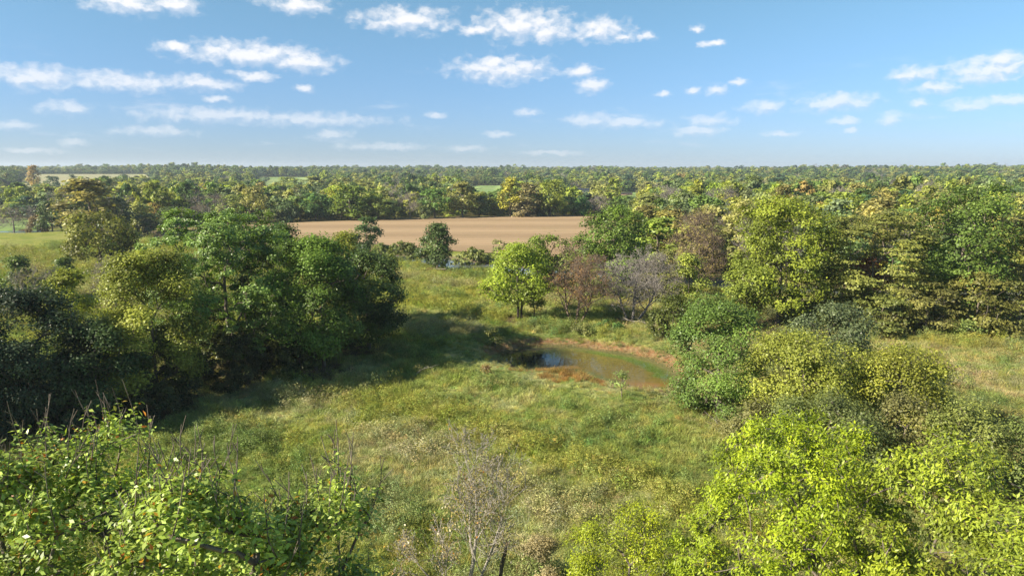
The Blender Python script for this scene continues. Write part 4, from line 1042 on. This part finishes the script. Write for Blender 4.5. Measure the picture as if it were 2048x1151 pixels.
# near side of the river is meadow, except the woods on the right
riv_side = np.zeros(len(X), bool)
rx = RIVER[:, 0]; ang_r = np.arctan2(RIVER[:, 0], RIVER[:, 1]); rad_r = np.hypot(RIVER[:, 0], RIVER[:, 1]); oo = np.argsort(ang_r)
rr_at = np.interp(np.arctan2(X, Y), ang_r[oo], rad_r[oo]); rp = np.hypot(X, Y)
ok &= rp > rr_at
ok &= ~((PX > 330) & (PX < 1180) & (PY > 446))
# the ground in front of each open pasture must not hide it: thin the tree line there
def clear_wedge(px0, px1, ytop, d0, d1):
    m = (PX > px0) & (PX < px1) & (rp > d0) & (rp < d1)
    return m & (ztop_v(X, Y, ytop) < zz + 9)
def ztop_v(X, Y, py):
    v = (py - 575.5) / F; sp, cp = math.sin(PITCH), math.cos(PITCH); return CAMZ - Y * (sp + v * cp) / (cp - v * sp)
maxh = np.full(len(X), 99.0)
for (a, b, yt) in ((50, 160, 374), (150, 292, 362), (0, 60, 372), (510, 612, 370), (945, 1003, 386), (1150, 1180, 386), (1230, 1290, 395), (1695, 1765, 366), (1258, 1325, 369), (1995, 2060, 386), (600, 1150, 352), (300, 510, 360), (1180, 1700, 362), (1765, 2048, 360)):
    m = (PX > a) & (PX < b); 
    # nothing in front of this stretch may rise above row yt (unless it stands behind the open ground)
    lim = ztop_v(X, Y, yt) - zz
    dmax = 1e9
    if b - a < 150: dmax = 420
    else: dmax = 600
    m &= rp < dmax
    maxh[m] = np.minimum(maxh[m], lim[m])
# keep clear of hand-placed trees
TP = np.array(TREEPOS)
nearm = rp < 700
for (tx, ty_, tr_) in TREEPOS:
    ok[nearm] &= np.hypot(X[nearm] - tx, Y[nearm] - ty_) > tr_ * .8 + 1.5
rs = np.random.default_rng(77)
nv_ = lambda x, y, s, o: .5 + .25 * np.sin(x / s + o) * np.cos(y / s * 1.3 + o * 2) + .25 * np.sin((x + y) / s * .7 + o * 3)
hgt = np.clip(rs.normal(10.5, 2.4, len(X)), 5, 16) * np.where(PTS[:, 2] > 20, 1.15, 1.0) * (.82 + .4 * (.5 + .5 * np.sin(X / 61 + 2) * np.cos(Y / 83)))
hgt = np.where(rp > 1200, hgt * (.60 + .68 * nv_(X, Y, 90., .7)), hgt); hgt = np.minimum(hgt, maxh)
ok &= hgt > 3.5
X, Y, zz, PX, PY, rp, hgt, spc = X[ok], Y[ok], zz[ok], PX[ok], PY[ok], rp[ok], hgt[ok], PTS[ok, 2]
order = np.argsort(rp); X, Y, zz, PX, PY, rp, hgt, spc = [v[order] for v in (X, Y, zz, PX, PY, rp, hgt, spc)]
nv = lambda x, y, s, o: .5 + .25 * np.sin(x / s + o) * np.cos(y / s * 1.3 + o * 2) + .25 * np.sin((x + y) / s * .7 + o * 3)
PAL = [('dark green', DG), ('mid green', MG), ('yellow green', YG), ('olive', OL), ('pale olive', PO), ('blue green', BG), ('grey green', GG), ('yellow', YL), ('orange tinted', OR), ('red brown', RU)]
PAL = [(a, tuple(v * 1.12 + .008 for v in b)) for a, b in PAL]
wl = np.array([.10, .17, .22, .18, .13, .04, .127, .028, .005, .0])
wfar = np.array([.22, .22, .08, .12, .08, .12, .16, .0, .0, .0])
tone_reg = nv(X, Y, 60., 1.0)
kinds = ('round', 'tall', 'dome', 'cone', 'bare'); kw_ = np.array([.40, .26, .22, .04, .08])
N_IND = 240
inview = (PX > -60) & (PX < 2110)
ind = np.where(inview)[0][:N_IND]
is_ind = np.zeros(len(X), bool); is_ind[ind] = True
ci = np.zeros(len(X), int)
for k in range(len(X)):
    f = min(1, max(0, (rp[k] - 500) / 700)); ww = wl * (1 - f) + wfar / wfar.sum() * f; ci[k] = rs.choice(10, p=ww / ww.sum())
MARKS = [(30, 'wide pasture tree'), (203, 'spreading olive tree'), (315, 'bright yellow tree'), (462, 'ragged round treetop'), (590, 'left field corner'), (705, 'yellow topped tree'), (875, 'pyramid shaped tree'),
 (1045, 'bright light green tree'), (1165, 'right field end'), (1262, 'silver leafless tree'), (1395, 'brown twiggy tree'), (1470, 'tan tree'), (1555, 'tall ragged tree'), (1640, 'gap in the tall trees'), (1735, 'feathery olive tree'), (1820, 'red brown tree'), (1910, 'deep green tree'), (2010, 'pale olive edge tree')]
KIND_WORDS = {'round': 'round', 'tall': 'tall', 'dome': 'low bushy', 'cone': 'pointed', 'bare': 'leafless'}
for k in ind:
    kd = kinds[rs.choice(5, p=kw_)]; h0, r0 = DIM[kd]; cn, cc_ = PAL[ci[k]]
    if maxh[0] and hgt[k] < 6: kd = 'dome'; h0, r0 = DIM[kd]
    w_ = rs.uniform(.95, 1.35) * min(1.15, .4 + hgt[k] / 14); sc = (w_, w_, hgt[k] / h0 * (1 if kd != 'dome' else .85))
    row = 'front row' if rp[k] < 180 else ('middle row' if rp[k] < 235 else 'back row')
    mk_ = min(MARKS, key=lambda q: abs(q[0] - PX[k])); side = 'left of' if PX[k] < mk_[0] - 12 else ('right of' if PX[k] > mk_[0] + 12 else 'right behind')
    lab = f"{'grey brown' if kd == 'bare' else cn} {KIND_WORDS[kd]} woods tree, {row}, {side} the {mk_[1]}"
    cc_ = tuple(v * rs.uniform(.9, 1.12) for v in cc_)
    place_tree({'round': 'broadleaf_tree', 'tall': 'tall_tree', 'dome': 'bushy_tree', 'cone': 'cedar_tree', 'bare': 'bare_tree'}[kd], PROT[kd][rs.integers(len(PROT[kd]))], (X[k], Y[k], zz[k] - .1), rs.uniform(0, 6.28), cc_, lab, 'tree',
               'trees of the woods beyond the river', sc, 'twigs' if kd == 'bare' else 'crown')

from collections import defaultdict
same = defaultdict(list)
for o in list(COL.objects):
    if o.get('group') == 'trees of the woods beyond the river': same[o['label']].append(o)
ORD = {2: ('left one', 'right one'), 3: ('left one', 'middle one', 'right one')}
for lab, os_ in same.items():
    if len(os_) > 1:
        os_.sort(key=lambda o: o.location.x / o.location.y)
        names = ORD.get(len(os_)) or [f"{('first', 'second', 'third', 'fourth', 'fifth', 'sixth', 'seventh', 'eighth', 'ninth')[min(q, 8)]} from left" for q in range(len(os_))]
        for o, w_ in zip(os_, names):
            t_ = lab + ', ' + w_
            o['label'] = t_ if len(t_.split()) < 16 else t_.replace(' the ', ' ').replace('woods tree', 'tree')

# the rest of the woods: one mass, instanced over points
def lod(seed, H, Rc, shape, cl, per, leaf, cb, bare=False):
    rng = np.random.default_rng(seed); P, idx, tone = crown_points(rng, H, Rc, H * cb, cl, 12, shape)
    if bare:
        A, PA, rad, ends = skeleton(rng, P, H, H * .2); ex, tips = twigs(rng, A, PA, ends, 2, 1.6, .05, .7)
        wm = wood_mesh('w', A, PA, rad, .2, M_greytwig, 0, extra=ex); o = bpy.data.objects.new('wood_tree', wm); return o
    me = leaf_mesh('wood_crown', P, tone, rng, per, leaf, M_inst, (.7, .5), .8, .6, full=True, idx=idx); return bpy.data.objects.new('wood_tree', me)
PC = bpy.data.collections.new('wood_shapes')
shapes = [lod(400, 10, 4.6, 'round', 70, 14, 1.0, .12), lod(401, 11, 4.3, 'tall', 70, 14, 1.0, .12), lod(402, 9, 4.8, 'dome', 70, 14, 1.0, .02), lod(403, 10, 4.6, 'round', 70, 14, 1.0, .1), lod(404, 10, 3.8, 'cone', 60, 14, .9, .03), lod(405, 10, 4, 'round', 90, 1, .5, .2, True)]
for i_, s_ in enumerate(shapes): s_.name = f'shape_{i_:02d}'; PC.objects.link(s_)

def gn_scatter(name, pts, rot, scl, idx, tints, coll, label, cat=None):
    me = bpy.data.meshes.new(name); me.vertices.add(len(pts)); me.vertices.foreach_set('co', np.asarray(pts, np.float32).ravel())
    for k, v, t_ in (('rot', rot, 'FLOAT_VECTOR'), ('scl', scl, 'FLOAT_VECTOR')):
        a_ = me.attributes.new(k, t_, 'POINT'); a_.data.foreach_set('vector', np.asarray(v, np.float32).ravel())
    a_ = me.attributes.new('idx', 'INT', 'POINT'); a_.data.foreach_set('value', np.asarray(idx, np.int32))
    a_ = me.attributes.new('tint', 'FLOAT_COLOR', 'POINT'); a_.data.foreach_set('color', np.c_[tints, np.ones(len(tints))].astype(np.float32).ravel())
    me.update()
    o = link(name, me); tag(o, label, cat, kind='stuff')
    ng = bpy.data.node_groups.new(name + '_scatter', 'GeometryNodeTree')
    ng.interface.new_socket('Geometry', in_out='INPUT', socket_type='NodeSocketGeometry'); ng.interface.new_socket('Geometry', in_out='OUTPUT', socket_type='NodeSocketGeometry')
    gi = ng.nodes.new('NodeGroupInput'); go = ng.nodes.new('NodeGroupOutput'); iop = ng.nodes.new('GeometryNodeInstanceOnPoints'); ci_ = ng.nodes.new('GeometryNodeCollectionInfo')
    ci_.inputs['Collection'].default_value = coll; ci_.inputs['Separate Children'].default_value = True; ci_.inputs['Reset Children'].default_value = True
    def na(nm, dt):
        q = ng.nodes.new('GeometryNodeInputNamedAttribute'); q.data_type = dt; q.inputs['Name'].default_value = nm; return q.outputs['Attribute']
    L = ng.links; L.new(gi.outputs[0], iop.inputs['Points']); L.new(ci_.outputs[0], iop.inputs['Instance']); iop.inputs['Pick Instance'].default_value = True
    L.new(na('idx', 'INT'), iop.inputs['Instance Index']); L.new(na('scl', 'FLOAT_VECTOR'), iop.inputs['Scale'])
    e2r = ng.nodes.new('FunctionNodeEulerToRotation'); L.new(na('rot', 'FLOAT_VECTOR'), e2r.inputs[0]); L.new(e2r.outputs[0], iop.inputs['Rotation'])
    L.new(iop.outputs[0], go.inputs[0])
    md = o.modifiers.new('scatter', 'NODES'); md.node_group = ng
    return o
rest = np.where(~is_ind & (PX > -400) & (PX < 2450))[0]
sx = np.where(spc[rest] > 30, 3.6, np.where(spc[rest] > 20, 2.2, np.where(spc[rest] > 12, 1.45, np.where(spc[rest] > 10, 1.35, 1.12)))) * rs.uniform(.7, 1.3, len(rest))
cols = np.array([PAL[ci[k]][1] for k in rest]) * rs.uniform(.8, 1.25, (len(rest), 1))
cols = cols / (1 + .0)
gn_scatter('distant_woods', np.c_[X[rest], Y[rest], zz[rest] - .2], np.c_[np.zeros((len(rest), 2)), rs.uniform(0, 6.28, len(rest))], np.c_[sx, sx, hgt[rest] / 10], rs.choice(6, len(rest), p=[.3, .2, .22, .2, .04, .04]), cols, PC,
           'mass of mixed green woodland rolling to the horizon', 'woods')

# ------------------------------------------------------------------ litter under trees, then grass
lit = np.zeros(len(GX)); m = gr < 300
for (a, b, r_) in LITTER + [(0, 0, 0)]:
    if r_: lit[m] = np.maximum(lit[m], 1 - sstep(np.hypot(GX[m] - a, GY[m] - b), r_ * .45, r_ * 1.05))
wood_floor = (gr > 170) & (np.interp(np.arctan2(GX, GY), ang_r[oo], rad_r[oo]) < gr - 8)
lit[wood_floor] = np.maximum(lit[wood_floor], .6)
ground_me.attributes['litter'].data.foreach_set('value', lit.astype(np.float32))

def blades(seed, n_, h, rad, wd, bend, lean=.25, tone=(0, 1)):
    rng = np.random.default_rng(seed); r = rad * np.sqrt(rng.uniform(size=n_)); a_ = rng.uniform(0, 6.28, n_)
    b0 = np.stack([r * np.cos(a_), r * np.sin(a_), np.full(n_, -.05)], 1); d = unit(np.stack([rng.normal(size=n_) * lean, rng.normal(size=n_) * lean, np.ones(n_)], 1))
    H_ = h * rng.uniform(.5, 1.15, n_)[:, None]; bd = rng.normal(size=(n_, 3)) * bend; bd[:, 2] = -np.abs(bd[:, 2]) * .6
    m1 = b0 + d * H_ * .55 + bd * H_ * .2; tp = b0 + d * H_ + bd * H_; sd_ = unit(np.cross(d, rng.normal(size=(n_, 3)))) * wd * .5
    V = np.stack([b0 - sd_, b0 + sd_, m1 + sd_ * .8, m1 - sd_ * .8, tp], 1).reshape(-1, 3); o_ = (np.arange(n_) * 5)[:, None]
    return V, [o_ + np.array([[0, 1, 2, 3]]), o_ + np.array([[3, 2, 4]])], np.repeat(rng.uniform(*tone, n_), 5)
def grass_mat(name, mult, fixed=None, mixf=.0, tip=True):
    m, n, out = make_mat(name)
    c, g, sp, med, sml, p = meadow_color(n)
    if fixed: c = n.mix(mixf, c, fixed)
    c = n.mix(1.0, c, mult, 'MULTIPLY')
    c = n.mix(1.0, c, attr(n, 'tint', 'INSTANCER', 'Color'), 'MULTIPLY')
    t_ = attr(n, 'tone'); rnd = g.outputs['Random Per Island']
    k = n.m('ADD', n.m('MULTIPLY', rnd, .7), .65); cc = n.new('ShaderNodeCombineColor'); [n.put(cc.inputs[i], k) for i in range(3)]
    c = n.mix(1.0, c, cc.outputs[0], 'MULTIPLY')
    b = principled(n, None, c, .6, .2); tr = n.new('ShaderNodeBsdfTranslucent'); n.put(tr.inputs[0], n.mix(1.0, c, (1.1, 1.1, .8), 'MULTIPLY'))
    mx = n.new('ShaderNodeMixShader'); mx.inputs[0].default_value = .3; n.l.new(b.outputs[0], mx.inputs[1]); n.l.new(tr.outputs[0], mx.inputs[2]); n.l.new(mx.outputs[0], out.inputs[0])
    return m
MG1 = grass_mat('meadow_grass', (1.05, 1.05, 1.0)); MG2 = grass_mat('yellow_weeds', (1, 1, 1), (0.28, 0.29, 0.04), .6)
MG3 = grass_mat('dry_grass', (1, 1, 1), (0.34, 0.30, 0.16), .5); MG4 = grass_mat('dark_weeds', (1, 1, 1), (0.11, 0.18, 0.045), .55)
MG5 = grass_mat('rust_sedge', (1, 1, 1), (0.31, 0.175, 0.05), .85); MG6 = grass_mat('tan_sedge', (1, 1, 1), (0.40, 0.29, 0.16), .75)
GC = bpy.data.collections.new('grass_shapes')
gs = []
for i_, (sd_, n_, h, rad, wd, bend, lean, mt) in enumerate([(1, 46, .50, .34, .020, .35, .35, MG1), (2, 46, .42, .36, .022, .5, .5, MG1), (3, 40, .60, .25, .022, .25, .28, MG2), (4, 40, .62, .28, .016, .45, .35, MG3), (5, 44, .40, .30, .026, .45, .6, MG4), (6, 44, .55, .30, .020, .3, .3, MG5), (7, 44, .5, .30, .020, .45, .45, MG6)]):
    V, Fc, tn_ = blades(sd_, n_, h, rad, wd, bend, lean); me = mesh_np(f'tuft', V, Fc, {'tone': tn_}); me.materials.append(mt)
    o = bpy.data.objects.new(f'tuft_{i_:02d}', me); GC.objects.link(o)
# bushy weed: small leaf cards on stems
rng = np.random.default_rng(55)
for i_, mt in ((7, MG2), (8, MG4), (9, MG3)):
    P = rng.normal(size=(60, 3)) * np.array([.2, .2, .2]); P[:, 2] = rng.uniform(.1, .75, 60)
    me = leaf_mesh('weed', P, np.full(60, .5), rng, 3, .09, mt, (.08, .08), .4, .4); o = bpy.data.objects.new(f'tuft_{i_:02d}', me); GC.objects.link(o)
rg = np.random.default_rng(9)
bands = ((27, 60, 9.5, 1.0), (60, 95, 5.5, 1.15), (95, 150, 2.6, 1.5), (150, 215, 1.1, 2.0))
GP = []
for (r0, r1, dens_, sc_) in bands:
    nn_ = int(dens_ * R(82) / 2 * (r1 ** 2 - r0 ** 2)); q = np.sqrt(rg.uniform(r0 ** 2, r1 ** 2, nn_)); a_ = rg.uniform(-R(41), R(41), nn_)
    GP.append(np.c_[q * np.sin(a_), q * np.cos(a_), np.full(nn_, sc_)])
GP = np.concatenate(GP); x, y = GP[:, 0], GP[:, 1]; rq = np.hypot(x, y)
sp1 = np.full(len(x), 99.); m = (np.abs(x - 12) < 40) & (np.abs(y - 72) < 40); sp1[m] = sdist(x[m], y[m], POND)
keep = (sp1 > .5) & (rq < np.interp(np.arctan2(x, y), ang_r[oo], rad_r[oo]) - 8)
li = np.zeros(len(x))
for (a, b, r_) in LITTER: li = np.maximum(li, 1 - sstep(np.hypot(x - a, y - b), r_ * .4, r_ * 1.0))
keep &= rg.uniform(size=len(x)) > li * .8
x, y, rq, sp1, scb = x[keep], y[keep], rq[keep], sp1[keep], GP[keep, 2]
patch = nv(x, y, 2.3, 2.) * .6 + nv(x, y, 5.1, .7) * .4 + rg.normal(size=len(x)) * .12; patch2 = nv(x, y, 3.7, 4.1) + rg.normal(size=len(x)) * .14
idx = rg.choice(2, len(x)); idx = np.where(patch > .66, 2, idx); idx = np.where((patch > .72) & (rg.uniform(size=len(x)) < .6), 7, idx); idx = np.where(patch2 > .80, 3, idx); idx = np.where(patch2 < .22, 4, idx); idx = np.where(patch2 < .14, 8, idx)
idx = np.where((patch2 > .84) & (rg.uniform(size=len(x)) < .4), 9, idx)
bk = sp1 + rg.normal(size=len(x)) * .5; mound = np.hypot(x - uray(1130, 752)[0], (y - uray(1130, 752)[1]) * 1.3) < 2.6
idx = np.where(bk < 1.7, 6, idx); idx = np.where((bk < 3.2) & (x < uray(1200, 740)[0]) & (y < uray(1100, 735)[1]), 5, idx); idx = np.where(mound, 5, idx)
zz_ = height(x, y); lump = .45 + .85 * nv(x, y, 1.1, .3) + .35 * nv(x, y, .55, 1.3) + rg.normal(size=len(x)) * .15
gt = np.exp(rg.normal(size=(len(x), 1)) * .20 + rg.normal(size=(len(x), 3)) * np.array([.10, .05, .15]) - .03)
scl = np.maximum(scb * lump * np.where(bk < 1.2, .4, np.where((bk < 7) & (y < 78), .5, np.where(bk < 3, .6, 1))) * np.where(mound, 1.5, 1), .3)
gn_scatter('meadow_grass', np.c_[x, y, zz_], np.c_[rg.normal(size=(len(x), 2)) * .12, rg.uniform(0, 6.28, len(x))], np.c_[scl, scl, scl * rg.uniform(.8, 1.2, len(x))], idx, gt, GC, 'tall uneven meadow grass and weeds around the pond', 'grass')

# ------------------------------------------------------------------ haze
bm = [(-5400, -5300, -14), (5400, -5300, -14), (5400, 5400, -14), (-5400, 5400, -14), (-5400, -5300, 60), (5400, -5300, 60), (5400, 5400, 60), (-5400, 5400, 60)]
me = mesh_np('haze', np.array(bm, float), [np.array([[0, 3, 2, 1], [4, 5, 6, 7], [0, 1, 5, 4], [1, 2, 6, 5], [2, 3, 7, 6], [3, 0, 4, 7]])])
mh, n, out = make_mat('haze_air')
pv = n.new('ShaderNodeVolumePrincipled'); pv.inputs['Color'].default_value = (0.80, 0.90, 1.0, 1); pv.inputs['Density'].default_value = .000135; pv.inputs['Anisotropy'].default_value = .2
n.l.new(pv.outputs[0], out.inputs['Volume'])
tag(link('haze', me, mh), 'thin blue haze over the far woods', kind='stuff')
print('individual far trees', len(ind), 'rest', len(rest), 'grass', len(x), 'ind max dist', rp[ind].max())
tt = sum(len(m.polygons) for m in bpy.data.meshes); print('polys', tt)
